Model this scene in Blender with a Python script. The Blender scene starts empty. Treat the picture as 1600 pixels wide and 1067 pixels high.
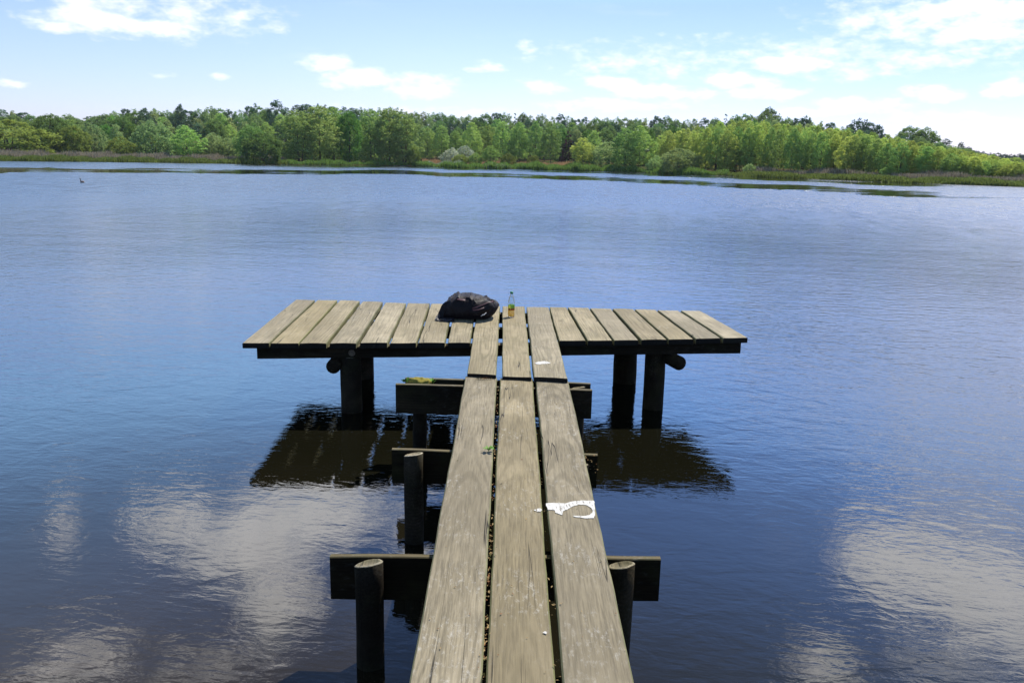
import bpy, bmesh, math, random
import numpy as np
from mathutils import Vector, Matrix, noise as mnoise
sc = bpy.context.scene
COL = sc.collection
rnd = random.Random(7)
rng = np.random.default_rng(7)

# ------------------------------------------------------------------ camera
FPX, YH, ROLL, H = 1291.0, 248.0, 0.021, 2.2
pit = math.atan((533.5-YH)/FPX)
Fv = Vector((0, math.cos(pit), -math.sin(pit)))
r0 = Vector((1, 0, 0)); u0 = Vector((0, math.sin(pit), math.cos(pit)))
Rv = math.cos(ROLL)*r0+math.sin(ROLL)*u0
Uv = -math.sin(ROLL)*r0+math.cos(ROLL)*u0
cam = bpy.data.objects.new('camera', bpy.data.cameras.new('camera'))
COL.objects.link(cam)
M = Matrix((Rv, Uv, -Fv)).transposed().to_4x4(); M.translation = (0, 0, H)
cam.matrix_world = M
cam.data.sensor_fit = 'HORIZONTAL'; cam.data.sensor_width = 36
cam.data.lens = 36*FPX/1600
cam.data.clip_end = 6000; cam.data.clip_start = 0.05
sc.camera = cam
sc.cycles.diffuse_bounces = 2
sc.cycles.sample_clamp_direct = 3.0

def ray(x, y): return Fv+Rv*((x-800)/FPX)-Uv*((y-533.5)/FPX)
def un(x, y, z=0.0):
    d = ray(x, y); return Vector((0, 0, H))+d*((z-H)/d.z)
def aty(x, y, Y):
    d = ray(x, y); return Vector((0, 0, H))+d*(Y/d.y)
def atr(x, y, r):
    d = ray(x, y); return Vector((0, 0, H))+d*(r/math.hypot(d.x, d.y))
def azel(x, y):
    d = ray(x, y).normalized()
    return math.degrees(math.atan2(d.x, d.y)), math.degrees(math.asin(d.z))

# ------------------------------------------------------------------ sun and sky
SUN_EL, SUN_AZ = 54.0, 38.0            # azimuth to the right of the view direction
sd = Vector((math.sin(math.radians(SUN_AZ))*math.cos(math.radians(SUN_EL)),
             math.cos(math.radians(SUN_AZ))*math.cos(math.radians(SUN_EL)), math.sin(math.radians(SUN_EL))))
sl = bpy.data.lights.new('sun', 'SUN'); sl.energy = 4.4; sl.angle = math.radians(0.5); sl.color = (1, 0.95, 0.86)
so = bpy.data.objects.new('sun', sl); COL.objects.link(so)
so.rotation_euler = (-sd).to_track_quat('-Z', 'Y').to_euler()

sc.view_settings.view_transform = 'Standard'; sc.view_settings.look = 'None'
sc.view_settings.exposure = 0.80; sc.view_settings.gamma = 1
try: sc.view_settings.use_curve_mapping = False
except Exception: pass

class NT:
    def __init__(s, nt): s.nt = nt
    def n(s, t, ins=None, **kw):
        nd = s.nt.nodes.new(t)
        for k, v in kw.items(): setattr(nd, k, v)
        for k, v in (ins or {}).items():
            sock = nd.inputs[k]
            if hasattr(v, 'is_output') or isinstance(v, bpy.types.NodeSocket): s.nt.links.new(v, sock)
            else: sock.default_value = v
        return nd
    def math(s, op, a, b=0.0, clamp=False):
        nd = s.n('ShaderNodeMath', {0: a, 1: b}, operation=op); nd.use_clamp = clamp; return nd.outputs[0]
    def vmath(s, op, a, b=(0, 0, 0)):
        nd = s.n('ShaderNodeVectorMath', {0: a, 1: b}, operation=op)
        return nd.outputs['Value'] if op in ('LENGTH', 'DOT_PRODUCT', 'DISTANCE') else nd.outputs[0]
    def smooth(s, x, a, b, lo=0.0, hi=1.0):
        return s.n('ShaderNodeMapRange', {'Value': x, 'From Min': a, 'From Max': b, 'To Min': lo, 'To Max': hi}, interpolation_type='SMOOTHSTEP').outputs[0]
    def lin(s, x, a, b, lo=0.0, hi=1.0):
        return s.n('ShaderNodeMapRange', {'Value': x, 'From Min': a, 'From Max': b, 'To Min': lo, 'To Max': hi}).outputs[0]
    def noise(s, vec, scale, detail=4, rough=0.55, dist=0.0, out='Fac'):
        return s.n('ShaderNodeTexNoise', {'Vector': vec, 'Scale': scale, 'Detail': detail, 'Roughness': rough, 'Distortion': dist}).outputs[out]
    def mix(s, f, a, b):
        nd = s.n('ShaderNodeMix', data_type='RGBA')
        for k, v in ((0, f), (6, a), (7, b)):
            if isinstance(v, bpy.types.NodeSocket): s.nt.links.new(v, nd.inputs[k])
            else: nd.inputs[k].default_value = v
        return nd.outputs[2]
    def scale(s, vec, sc_): return s.vmath('MULTIPLY', vec, sc_)

w = bpy.data.worlds.new('World'); sc.world = w; w.use_nodes = True
w.node_tree.nodes.clear()
N = NT(w.node_tree)
sky = N.n('ShaderNodeTexSky', sky_type='NISHITA', sun_disc=False)
sky.sun_elevation = math.radians(SUN_EL); sky.sun_rotation = math.radians(SUN_AZ)
sky.altitude = 0; sky.air_density = 1.0; sky.dust_density = 0.6; sky.ozone_density = 2.0
tc = N.n('ShaderNodeTexCoord')
sep = N.n('ShaderNodeSeparateXYZ', {0: tc.outputs['Generated']})
az = N.math('MULTIPLY', N.math('ARCTAN2', sep.outputs[0], sep.outputs[1]), 57.2958)
el = N.math('MULTIPLY', N.math('ARCSINE', sep.outputs[2]), 57.2958)
gain = N.mix(N.smooth(el, 9.5, 13.5), (0.70, 0.70, 1.0, 1), (1.36, 1.66, 1.86, 1))  # sky band above the view brightened by elevation to lift the lake's reflection
gain = N.mix(N.smooth(el, 15, 23), gain, (1.0, 1.16, 1.32, 1))
gain = N.mix(N.smooth(el, 25, 36), gain, (0.60, 0.585, 0.55, 1))
toward = N.vmath('DOT_PRODUCT', tc.outputs['Generated'], tuple(sd))
gain = N.vmath('MULTIPLY', gain, N.n('ShaderNodeCombineXYZ', {0: N.smooth(toward, 0.48, 0.80, 1.0, 0.64), 1: N.smooth(toward, 0.48, 0.80, 1.0, 0.74), 2: N.smooth(toward, 0.5, 0.8, 1.0, 0.95)}).outputs[0])
bg_sky = N.n('ShaderNodeBackground', {'Color': N.vmath('MULTIPLY', sky.outputs[0], gain), 'Strength': 0.12})
pv = N.n('ShaderNodeCombineXYZ', {0: az, 1: el}).outputs[0]
nv = N.n('ShaderNodeCombineXYZ', {0: az, 1: N.math('MULTIPLY', el, 2.2)}).outputs[0]
warp = N.noise(nv, 0.35, 3, 0.55, out='Color')
warp = N.vmath('MULTIPLY', N.vmath('SUBTRACT', warp, (0.5, 0.5, 0.5)), (2.2, 0.9, 0))
pw = N.vmath('ADD', pv, warp)
CLOUDS = []       # az, el, half width, half height, strength  (degrees)
def cl(x, y, rx, ry, s, refl=False):
    a, e = azel(x, y); k = 57.3/FPX
    CLOUDS.append((a, -e if refl else e, rx*k, ry*k, s))
for c in [(140, 26, 80, 25, 1.0), (95, 38, 50, 13, .8), (240, 40, 70, 17, 0.9), (375, 26, 50, 11, .6), (430, 44, 28, 11, .55), (510, 99, 50, 14, .75),
          (560, 122, 70, 20, .9), (660, 135, 80, 24, .75), (755, 105, 38, 11, .75), (10, 128, 26, 9, .75), (342, 120, 22, 7, .6), (252, 117, 24, 7, .45),
          (815, 74, 32, 12, .5), (850, 138, 50, 13, .6), (900, 103, 22, 6, .4), (960, 130, 48, 17, .9), (1000, 142, 75, 15, .7), (1090, 146, 70, 14, .6), (1160, 128, 70, 17, .8), (1235, 100, 82, 18, 1.0), (1180, 148, 95, 13, .6), (1010, 72, 60, 8, .25),
          (1345, 165, 85, 15, .75), (1270, 172, 75, 11, .6), (1455, 146, 52, 11, .75), (1500, 12, 80, 18, 1.0), (1425, 26, 26, 8, .6), (1590, 16, 50, 18, .9), (1550, 54, 70, 11, .95), (1510, 78, 55, 7, .6),
          (1580, 140, 42, 15, .9), (1570, 200, 100, 17, .6), (1450, 182, 80, 12, .5), (1540, 228, 90, 12, .5),
          (650, 172, 180, 10, .35), (960, 165, 160, 14, .5)]:
    cl(*c)
for c in [(480, 800, 170, 75, 1.15), (400, 850, 150, 75, 1.1), (270, 800, 100, 34, .9), (440, 940, 90, 60, 1.1), (300, 830, 110, 40, .8), (100, 825, 28, 50, .7), (110, 1040, 120, 50, .75), (330, 1040, 170, 40, .5), (650, 830, 60, 60, .9),
          (1430, 880, 140, 75, 1.5), (1540, 915, 125, 85, 1.5), (1600, 1000, 90, 70, .8), (1290, 1050, 80, 45, 1.0), (1480, 1040, 140, 45, .6), (1550, 780, 150, 60, .7),
          (1450, 640, 260, 60, .75), (1250, 560, 200, 50, .55), (1480, 480, 260, 60, .7), (270, 440, 200, 45, .55), (1000, 400, 200, 40, .4),
          (1300, 420, 300, 40, .5), (1700, 620, 200, 120, .8)]:
    cl(*c, refl=True)
m = None
for (a, e, rx, ry, s) in CLOUDS:
    d = N.vmath('MULTIPLY', N.vmath('SUBTRACT', pw, (a, e, 0)), (1/rx, 1/ry, 0))
    ln = N.vmath('DOT_PRODUCT', d, d)
    v = N.math('MULTIPLY', N.math('SUBTRACT', 1.0, ln), s)
    m = v if m is None else N.math('SMOOTH_MAX' if False else 'MAXIMUM', m, v)
m = N.math('MAXIMUM', m, -0.6)
fb = N.noise(nv, 0.55, 8, 0.62)
wisps = N.noise(N.scale(pw, (0.12, 0.6, 1)), 1.0, 6, 0.6)
dens = N.math('ADD', m, N.math('MULTIPLY', N.math('SUBTRACT', fb, 0.5), 2.0))
dens = N.smooth(dens, 0.08, 1.1)
thin = N.smooth(wisps, 0.54, 0.82, 0.0, 0.14)
dens = N.math('MAXIMUM', dens, thin)
shade = N.noise(N.vmath('ADD', nv, (0.5, 1.6, 0)), 0.4, 5, 0.6)
hi_c = N.math('MULTIPLY', N.smooth(el, 17, 25, 1.0, 2.4), N.lin(shade, 0.3, 0.7, 0.82, 1.02))
bg_c = N.n('ShaderNodeBackground', {'Color': (1.0, 0.985, 0.98, 1), 'Strength': N.math('MULTIPLY', hi_c, 0.85)})
mx = N.n('ShaderNodeMixShader', {0: N.math('MULTIPLY', dens, 0.88), 1: bg_sky.outputs[0], 2: bg_c.outputs[0]})
N.n('ShaderNodeOutputWorld', {'Surface': mx.outputs[0]})

# ------------------------------------------------------------------ helpers
def tag(o, label=None, cat=None, group=None, kind=None):
    if label: o['label'] = label
    if cat: o['category'] = cat
    if group: o['group'] = group
    if kind: o['kind'] = kind
    return o
def empty(name, loc, label, cat, group=None):
    o = bpy.data.objects.new(name, None); COL.objects.link(o); o.location = loc; o.empty_display_size = .2
    return tag(o, label, cat, group)
def mesh_from(name, verts, faces, mat=None, parent=None, loc=(0, 0, 0), rot=(0, 0, 0), smooth=False):
    me = bpy.data.meshes.new(name); me.from_pydata([tuple(v) for v in verts], [], faces); me.update()
    o = bpy.data.objects.new(name, me); COL.objects.link(o)
    if mat:
        for mm in (mat if isinstance(mat, (list, tuple)) else [mat]): me.materials.append(mm)
    o.location = loc; o.rotation_euler = rot
    if parent: o.parent = parent
    if smooth: me.polygons.foreach_set('use_smooth', [True]*len(me.polygons))
    return o
def bm_obj(name, bm, mat, parent=None, loc=(0, 0, 0), rot=(0, 0, 0), smooth=False):
    bmesh.ops.recalc_face_normals(bm, faces=bm.faces[:])
    me = bpy.data.meshes.new(name); bm.to_mesh(me); bm.free()
    o = bpy.data.objects.new(name, me); COL.objects.link(o)
    for mm in (mat if isinstance(mat, (list, tuple)) else [mat]): me.materials.append(mm)
    o.location = loc; o.rotation_euler = rot
    if parent: o.parent = parent
    if smooth: me.polygons.foreach_set('use_smooth', [True]*len(me.polygons))
    return o
def tube(pts, radii, seg=8, verts=None, faces=None, cap=True):
    verts = [] if verts is None else verts; faces = [] if faces is None else faces
    base = len(verts); n = len(pts)
    for i, p in enumerate(pts):
        p = Vector(p)
        t = (Vector(pts[min(i+1, n-1)])-Vector(pts[max(i-1, 0)])).normalized()
        a = t.cross(Vector((0, 0, 1)) if abs(t.z) < .9 else Vector((1, 0, 0))).normalized(); b = t.cross(a)
        for k in range(seg):
            th = 2*math.pi*k/seg
            verts.append(p+(a*math.cos(th)+b*math.sin(th))*radii[i])
    for i in range(n-1):
        for k in range(seg):
            k2 = (k+1) % seg
            faces.append((base+i*seg+k, base+i*seg+k2, base+(i+1)*seg+k2, base+(i+1)*seg+k))
    if cap:
        faces.append(tuple(base+k for k in range(seg))[::-1]); faces.append(tuple(base+(n-1)*seg+k for k in range(seg)))
    return verts, faces
def material(name):
    mt = bpy.data.materials.new(name); mt.use_nodes = True; mt.node_tree.nodes.clear()
    K = NT(mt.node_tree); out = K.n('ShaderNodeOutputMaterial'); return mt, K, out
def link(K, out, sh, sock='Surface'): K.nt.links.new(sh, out.inputs[sock])

# ------------------------------------------------------------------ materials: wood
def wood(name, base, dark, light, lichen=0.5, rough=0.85, greenish=0.0, spec=0.2):
    mt, K, out = material(name)
    t = K.n('ShaderNodeTexCoord').outputs['Object']
    rd = K.n('ShaderNodeObjectInfo').outputs['Random']
    off = K.n('ShaderNodeCombineXYZ', {0: K.math('MULTIPLY', rd, 3.7), 1: K.math('MULTIPLY', rd, 57.0), 2: K.math('MULTIPLY', rd, 11.0)}).outputs[0]
    p = K.vmath('ADD', t, off)
    # growth rings cut lengthways: distance from a wandering pith line
    wand = K.noise(K.scale(p, (0.0, 1.0, 0.0)), 0.9, 2, 0.5, out='Color')
    wand = K.vmath('MULTIPLY', K.vmath('SUBTRACT', wand, (0.5, 0.5, 0.5)), (0.16, 0, 0.10))
    q = K.vmath('ADD', K.vmath('ADD', t, wand), (0, 0, 0.05))
    q = K.vmath('MULTIPLY', q, (1.0, 0.035, 1.0))
    fine = K.noise(K.scale(p, (5, 0.8, 5)), 3.0, 4, 0.6)
    rr = K.math('ADD', K.vmath('LENGTH', q), K.math('MULTIPLY', fine, 0.012))
    big0 = K.noise(K.scale(p, (3, 1.0, 3)), 1.0, 3, 0.6)
    ring = K.math('SINE', K.math('MULTIPLY', rr, 310.0))
    ring = K.smooth(ring, -0.1, 0.95)
    grain = K.noise(K.scale(p, (60, 0.9, 60)), 2.4, 5, 0.65)
    blot = K.noise(K.scale(p, (5, 2.2, 5)), 1.0, 5, 0.6)
    big = K.noise(K.scale(p, (1.5, 0.7, 1.5)), 1.0, 3, 0.5)
    c = K.mix(K.smooth(grain, 0.3, 0.75), dark, base)
    c = K.mix(K.smooth(blot, 0.42, 0.72, 0, 0.7), c, light)
    c = K.mix(K.smooth(big, 0.38, 0.68, 0, 0.6), c, dark)
    c = K.mix(K.math('MULTIPLY', ring, K.smooth(big0, 0.3, 0.7, 0.12, 0.55)), c, tuple(x*0.42 for x in base[:3])+(1,))
    c = K.mix(K.smooth(grain, 0.5, 0.35, 0.0, 0.22), c, tuple(x*0.5 for x in dark[:3])+(1,))
    # knots
    vo = K.n('ShaderNodeTexVoronoi', {'Vector': K.scale(p, (3.2, 1.1, 0.0)), 'Scale': 1.0, 'Randomness': 1.0}).outputs['Distance']
    kn = K.smooth(vo, 0.035, 0.075, 1.0, 0.0)
    c = K.mix(K.math('MULTIPLY', kn, 0.55), c, tuple(x*0.4 for x in dark[:3])+(1,))
    # long drying cracks
    cr = K.noise(K.scale(p, (11, 0.3, 0)), 1.0, 3, 0.5, 0.15)
    crm = K.math('ABSOLUTE', K.math('SUBTRACT', cr, 0.5))
    crk = K.math('MULTIPLY', K.smooth(crm, 0.0, 0.008, 1.0, 0.0), K.smooth(K.noise(K.scale(p, (6, 1.1, 0)), 1.0, 2), 0.49, 0.61))
    c = K.mix(K.math('MULTIPLY', crk, 0.9), c, (0.012, 0.01, 0.008, 1))
    # pale lichen scuffs
    l1 = K.noise(K.scale(p, (16, 7, 16)), 3.0, 7, 0.75, 0.2)
    l2 = K.noise(p, 3.0, 3, 0.5)
    lm = K.math('MULTIPLY', K.smooth(l1, 0.50, 0.72), K.smooth(l2, 0.40, 0.66))
    c = K.mix(K.math('MULTIPLY', lm, lichen), c, (0.42, 0.40, 0.35, 1))
    if greenish:
        g = K.smooth(K.noise(K.scale(p, (4, 3, 4)), 1.5, 4, .6), 0.42, 0.7, 0, greenish)
        c = K.mix(g, c, (0.055, 0.062, 0.018, 1))
    hv = K.n('ShaderNodeHueSaturation', {'Color': c, 'Value': K.lin(rd, 0, 1, 0.88, 1.12), 'Saturation': K.lin(K.math('FRACT', K.math('MULTIPLY', rd, 7.3)), 0, 1, 0.85, 1.1)}).outputs[0]
    hgt = K.math('ADD', K.math('MULTIPLY', grain, 0.5), K.math('MULTIPLY', ring, 0.25))
    hgt = K.math('SUBTRACT', hgt, K.math('MULTIPLY', crk, 3.0))
    hgt = K.math('ADD', hgt, K.math('MULTIPLY', lm, 0.5))
    bp = K.n('ShaderNodeBump', {'Strength': 0.7, 'Distance': 0.0025, 'Height': hgt})
    b = K.n('ShaderNodeBsdfPrincipled', {'Base Color': hv, 'Roughness': rough, 'Normal': bp.outputs[0], 'Specular IOR Level': spec})
    link(K, out, b.outputs[0]); return mt
DECK = wood('weathered_deck_wood', (0.240, 0.200, 0.122, 1), (0.130, 0.108, 0.068, 1), (0.30, 0.253, 0.165, 1), 0.6)
DECK2 = wood('weathered_platform_wood', (0.300, 0.252, 0.158, 1), (0.172, 0.143, 0.086, 1), (0.375, 0.316, 0.205, 1), 0.45, greenish=0.15)
ENDG = wood('mossy_plank_side', (0.20, 0.185, 0.085, 1), (0.10, 0.098, 0.045, 1), (0.24, 0.22, 0.10, 1), 0.2, greenish=0.4)
ENDF = wood('shade_dark_end_grain', (0.014, 0.011, 0.007, 1), (0.006, 0.005, 0.004, 1), (0.017, 0.015, 0.01, 1), 0.02)  # end grain blackened: shade of front ends and undersides painted in
WET_SHADE = wood('shade_dark_wet_wood', (0.023, 0.0155, 0.008, 1), (0.006, 0.0042, 0.0023, 1), (0.042, 0.03, 0.016, 1), 0.07, 0.85, greenish=0.12, spec=0.08)  # wet wood, with the shade of the board fronts put into its colour

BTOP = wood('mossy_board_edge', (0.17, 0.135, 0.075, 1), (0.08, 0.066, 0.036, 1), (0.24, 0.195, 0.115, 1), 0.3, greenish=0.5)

def simple(name, col, rough=0.6, spec=0.3, nscale=0, namt=0.2, metallic=0, bump=0):
    mt, K, out = material(name)
    b = K.n('ShaderNodeBsdfPrincipled', {'Base Color': col, 'Roughness': rough, 'Specular IOR Level': spec, 'Metallic': metallic})
    if nscale:
        t = K.n('ShaderNodeTexCoord').outputs['Object']
        f = K.noise(t, nscale, 5, .6)
        c = K.mix(f, tuple(x*(1-namt) for x in col[:3])+(1,), tuple(min(1, x*(1+namt)) for x in col[:3])+(1,))
        K.nt.links.new(c, b.inputs['Base Color'])
        if bump:
            bp = K.n('ShaderNodeBump', {'Strength': 0.6, 'Distance': bump, 'Height': f}); K.nt.links.new(bp.outputs[0], b.inputs['Normal'])
    link(K, out, b.outputs[0]); return mt

# ------------------------------------------------------------------ shore line (distance from the jetty as a function of azimuth)
SHORE_PX = [(-60, 251), (0, 252), (200, 254), (400, 257), (480, 258), (560, 258.5), (640, 259.5), (700, 262), (800, 264), (900, 267), (1000, 270), (1100, 274), (1200, 277.5), (1300, 281), (1400, 285.5), (1500, 289), (1600, 292.5), (1680, 296)]
saz, sds = [], []
for x, y in SHORE_PX:
    P = un(x, y, 0); saz.append(math.degrees(math.atan2(P.x, P.y))); sds.append(math.hypot(P.x, P.y))
saz = [-180, -150, -110, -75, -50]+saz+[50, 75, 110, 150, 180]
sds = [2.2, 3.0, 25, 80, 135]+sds+[110, 70, 25, 3.0, 2.2]
def Ds(a): return float(np.interp(a, saz, sds))
def sstep(x, a, b):
    t = np.clip((x-a)/(b-a), 0, 1); return t*t*(3-2*t)
def ground_z(a, s):
    back = sstep(abs(a), 60, 100)
    hillk = np.interp(a, [-35, -10, 10, 20, 30, 40], [4.0, 5.5, 5.0, 3.0, 0.8, 0.5])
    z = -0.35+0.65*sstep(s, 0.985, 1.012)+0.5*sstep(s, 1.02, 1.2)+hillk*sstep(s, 1.25, 1.8)*(1-back)
    return z

# ------------------------------------------------------------------ water
mt, K, out = material('lake_water')
geo = K.n('ShaderNodeNewGeometry').outputs['Position']
rip = K.n('ShaderNodeAttribute', attribute_name='ripple').outputs['Fac']
gust = K.noise(K.scale(geo, (0.10, 0.05, 0)), 1.0, 3, 0.55)
gustm = K.smooth(gust, 0.35, 0.65)
rot = K.n('ShaderNodeVectorRotate', {'Vector': geo, 'Angle': math.radians(8)}, rotation_type='Z_AXIS').outputs[0]
n1 = K.noise(K.scale(rot, (9.0, 24.0, 0)), 1.0, 3, 0.55, 0.5)
n2 = K.noise(K.scale(rot, (3.6, 5.0, 0)), 1.0, 3, 0.5, 0.6)
n3 = K.noise(K.scale(rot, (0.35, 0.9, 0)), 1.0, 2, 0.5)
n5 = K.noise(K.scale(rot, (1.3, 0.45, 0)), 1.0, 4, 0.7)
n6 = K.noise(K.scale(rot, (1.9, 2.1, 0)), 1.0, 3, 0.6, 0.5)
calm = K.n('ShaderNodeAttribute', attribute_name='calm').outputs['Fac']
n7 = K.noise(K.scale(K.n('ShaderNodeVectorRotate', {'Vector': geo, 'Angle': math.radians(-14)}, rotation_type='Z_AXIS').outputs[0], (0.035, 0.16, 0)), 1.0, 5, 0.65)
calm = K.math('SUBTRACT', 1.0, K.math('MULTIPLY', 0.93, K.smooth(K.math('ADD', calm, K.math('MULTIPLY', K.math('SUBTRACT', n7, 0.5), 1.7)), 0.42, 0.75)))
rip = K.math('MULTIPLY', rip, calm)
amp = K.math('MULTIPLY', rip, K.lin(gustm, 0, 1, 0.55, 1.0))
h = K.math('MULTIPLY', K.math('ADD', K.math('MULTIPLY', n1, 0.0060), K.math('MULTIPLY', n2, 0.017)), amp)
h = K.math('ADD', h, K.math('MULTIPLY', K.math('MULTIPLY', n3, 0.022), amp))
farm = K.math('ADD', 0.012, K.math('MULTIPLY', K.n('ShaderNodeAttribute', attribute_name='rough').outputs['Fac'], K.math('MULTIPLY', calm, calm)))
h = K.math('ADD', h, K.math('MULTIPLY', K.math('MULTIPLY', n6, 0.022), K.math('MULTIPLY', amp, K.smooth(farm, 0.02, 0.12))))
h = K.math('ADD', h, K.math('MULTIPLY', K.math('MULTIPLY', n5, 0.10), K.math('MULTIPLY', amp, K.smooth(farm, 0.08, 0.3))))
rgh = K.math('MULTIPLY', farm, K.lin(n5, 0.3, 0.7, 0.55, 1.35))
bp = K.n('ShaderNodeBump', {'Strength': 1.0, 'Distance': 1.0, 'Height': h})
murk = K.noise(K.scale(geo, (0.6, 0.6, 0)), 1.0, 4, 0.6)
shal = K.n('ShaderNodeAttribute', attribute_name='shallow').outputs['Fac']
c = K.mix(K.math('MULTIPLY', shal, K.lin(murk, 0.3, 0.7, 0.5, 1.0)), (0.0042, 0.0044, 0.0022, 1), (0.046, 0.032, 0.017, 1))
b = K.n('ShaderNodeBsdfPrincipled', {'Base Color': c, 'Roughness': rgh, 'IOR': 1.53, 'Normal': bp.outputs[0]})
link(K, out, b.outputs[0]); WATER = mt

def polar_mesh(name, azs, ss, zf, mat, attrs=None, scale_limit=None):
    na, ns = len(azs), len(ss)
    A = np.repeat(np.array(azs), ns); S = np.tile(np.array(ss), na)
    D = np.interp(A, saz, sds)
    Rr = D*S if scale_limit is None else scale_limit(A, S, D)
    X = Rr*np.sin(np.radians(A)); Y = Rr*np.cos(np.radians(A)); Z = zf(A, S)
    verts = np.stack([X, Y, Z], 1)
    faces = []
    for i in range(na-1):
        for j in range(ns-1):
            a = i*ns+j; faces.append((a, a+1, a+ns+1, a+ns))
    o = mesh_from(name, verts.tolist(), faces, mat, smooth=True)
    for k, fn in (attrs or {}).items():
        at = o.data.attributes.new(k, 'FLOAT', 'POINT'); at.data.foreach_set('value', fn(A, S, X, Y).astype(np.float32))
    return o
def wiggle(A, k): return np.sin(A*0.9+k)*0.5+np.sin(A*2.3+k*2.1)*0.3+np.sin(A*5.1+k*3.7)*0.2
def ripple(A, S, X, Y):
    r = np.hypot(X, Y)
    near = 0.21+0.46*sstep(r, 4.2, 12)+0.6*sstep(r, 12, 30)
    right = 1+1.0*sstep(A, 8, 20)*sstep(r, 4.4, 7.5)-0.25*sstep(-A, 8, 20)*sstep(-r, -16, -6)
    v = near*right
    return v
def calmf(A, S, X, Y):
    e = S+wiggle(A, 0)*0.012
    c1 = sstep(e, 0.50, 0.55)*(1-sstep(e, 0.64+0.03*wiggle(A, 3), 0.72))
    c2 = 0.85*sstep(e, 0.76, 0.84)*sstep(A, -27, -12)*(1-sstep(e, 1.1, 1.2))
    return np.maximum(c1, c2)*(0.8+0.2*wiggle(A, 5))*(1-0.6*sstep(A, 24, 31))
def roughf(A, S, X, Y):
    r = np.hypot(X, Y); return 0.30*sstep(r, 10, 60)*np.clip(ripple(A, S, X, Y), 0, 1)**2
def shallow(A, S, X, Y):
    return 0.03+0.97*(1-sstep(Y, 1.0, 6.0))*sstep(-X, -1.5, 2.5)
azs = list(np.arange(-180, -45, 5.0))+list(np.arange(-45, 45.01, 0.5))+list(np.arange(50, 180.1, 5.0))
ss = list(np.linspace(0, 0.1, 24))+list(np.linspace(0.12, 0.48, 14))+list(np.linspace(0.5, 1.03, 70))
polar_mesh('lake_water', azs, ss, lambda A, S: np.zeros_like(A), WATER, {'calm': calmf, 'ripple': ripple, 'rough': roughf, 'shallow': shallow})['kind'] = 'structure'

# ------------------------------------------------------------------ land
mt, K, out = material('lakeside_ground')
geo = K.n('ShaderNodeNewGeometry').outputs['Position']
g1 = K.noise(K.scale(geo, (0.05, 0.05, 0)), 1.0, 4, .6); g2 = K.noise(geo, 0.8, 5, .7)
c = K.mix(K.smooth(g1, .4, .6), (0.045, 0.065, 0.02, 1), (0.085, 0.06, 0.03, 1))
c = K.mix(K.lin(g2, .3, .7), c, (0.03, 0.035, 0.014, 1))
b = K.n('ShaderNodeBsdfDiffuse', {'Color': c}); link(K, out, b.outputs[0]); GROUND = mt
azl = list(np.arange(-180, -45, 5.0))+list(np.arange(-45, 45.01, 1.0))+list(np.arange(50, 180.1, 5.0))
sl_ = list(np.linspace(0.97, 1.03, 9))+list(np.linspace(1.05, 2.0, 24))+[2.5, 3.2, 4.0]
def land_r(A, S, D): return D*np.minimum(S, 2)+np.maximum(S-2, 0)*220
lo = polar_mesh('ground', azl, sl_, lambda A, S: ground_z(A, S), GROUND, scale_limit=land_r); lo['kind'] = 'structure'

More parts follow.
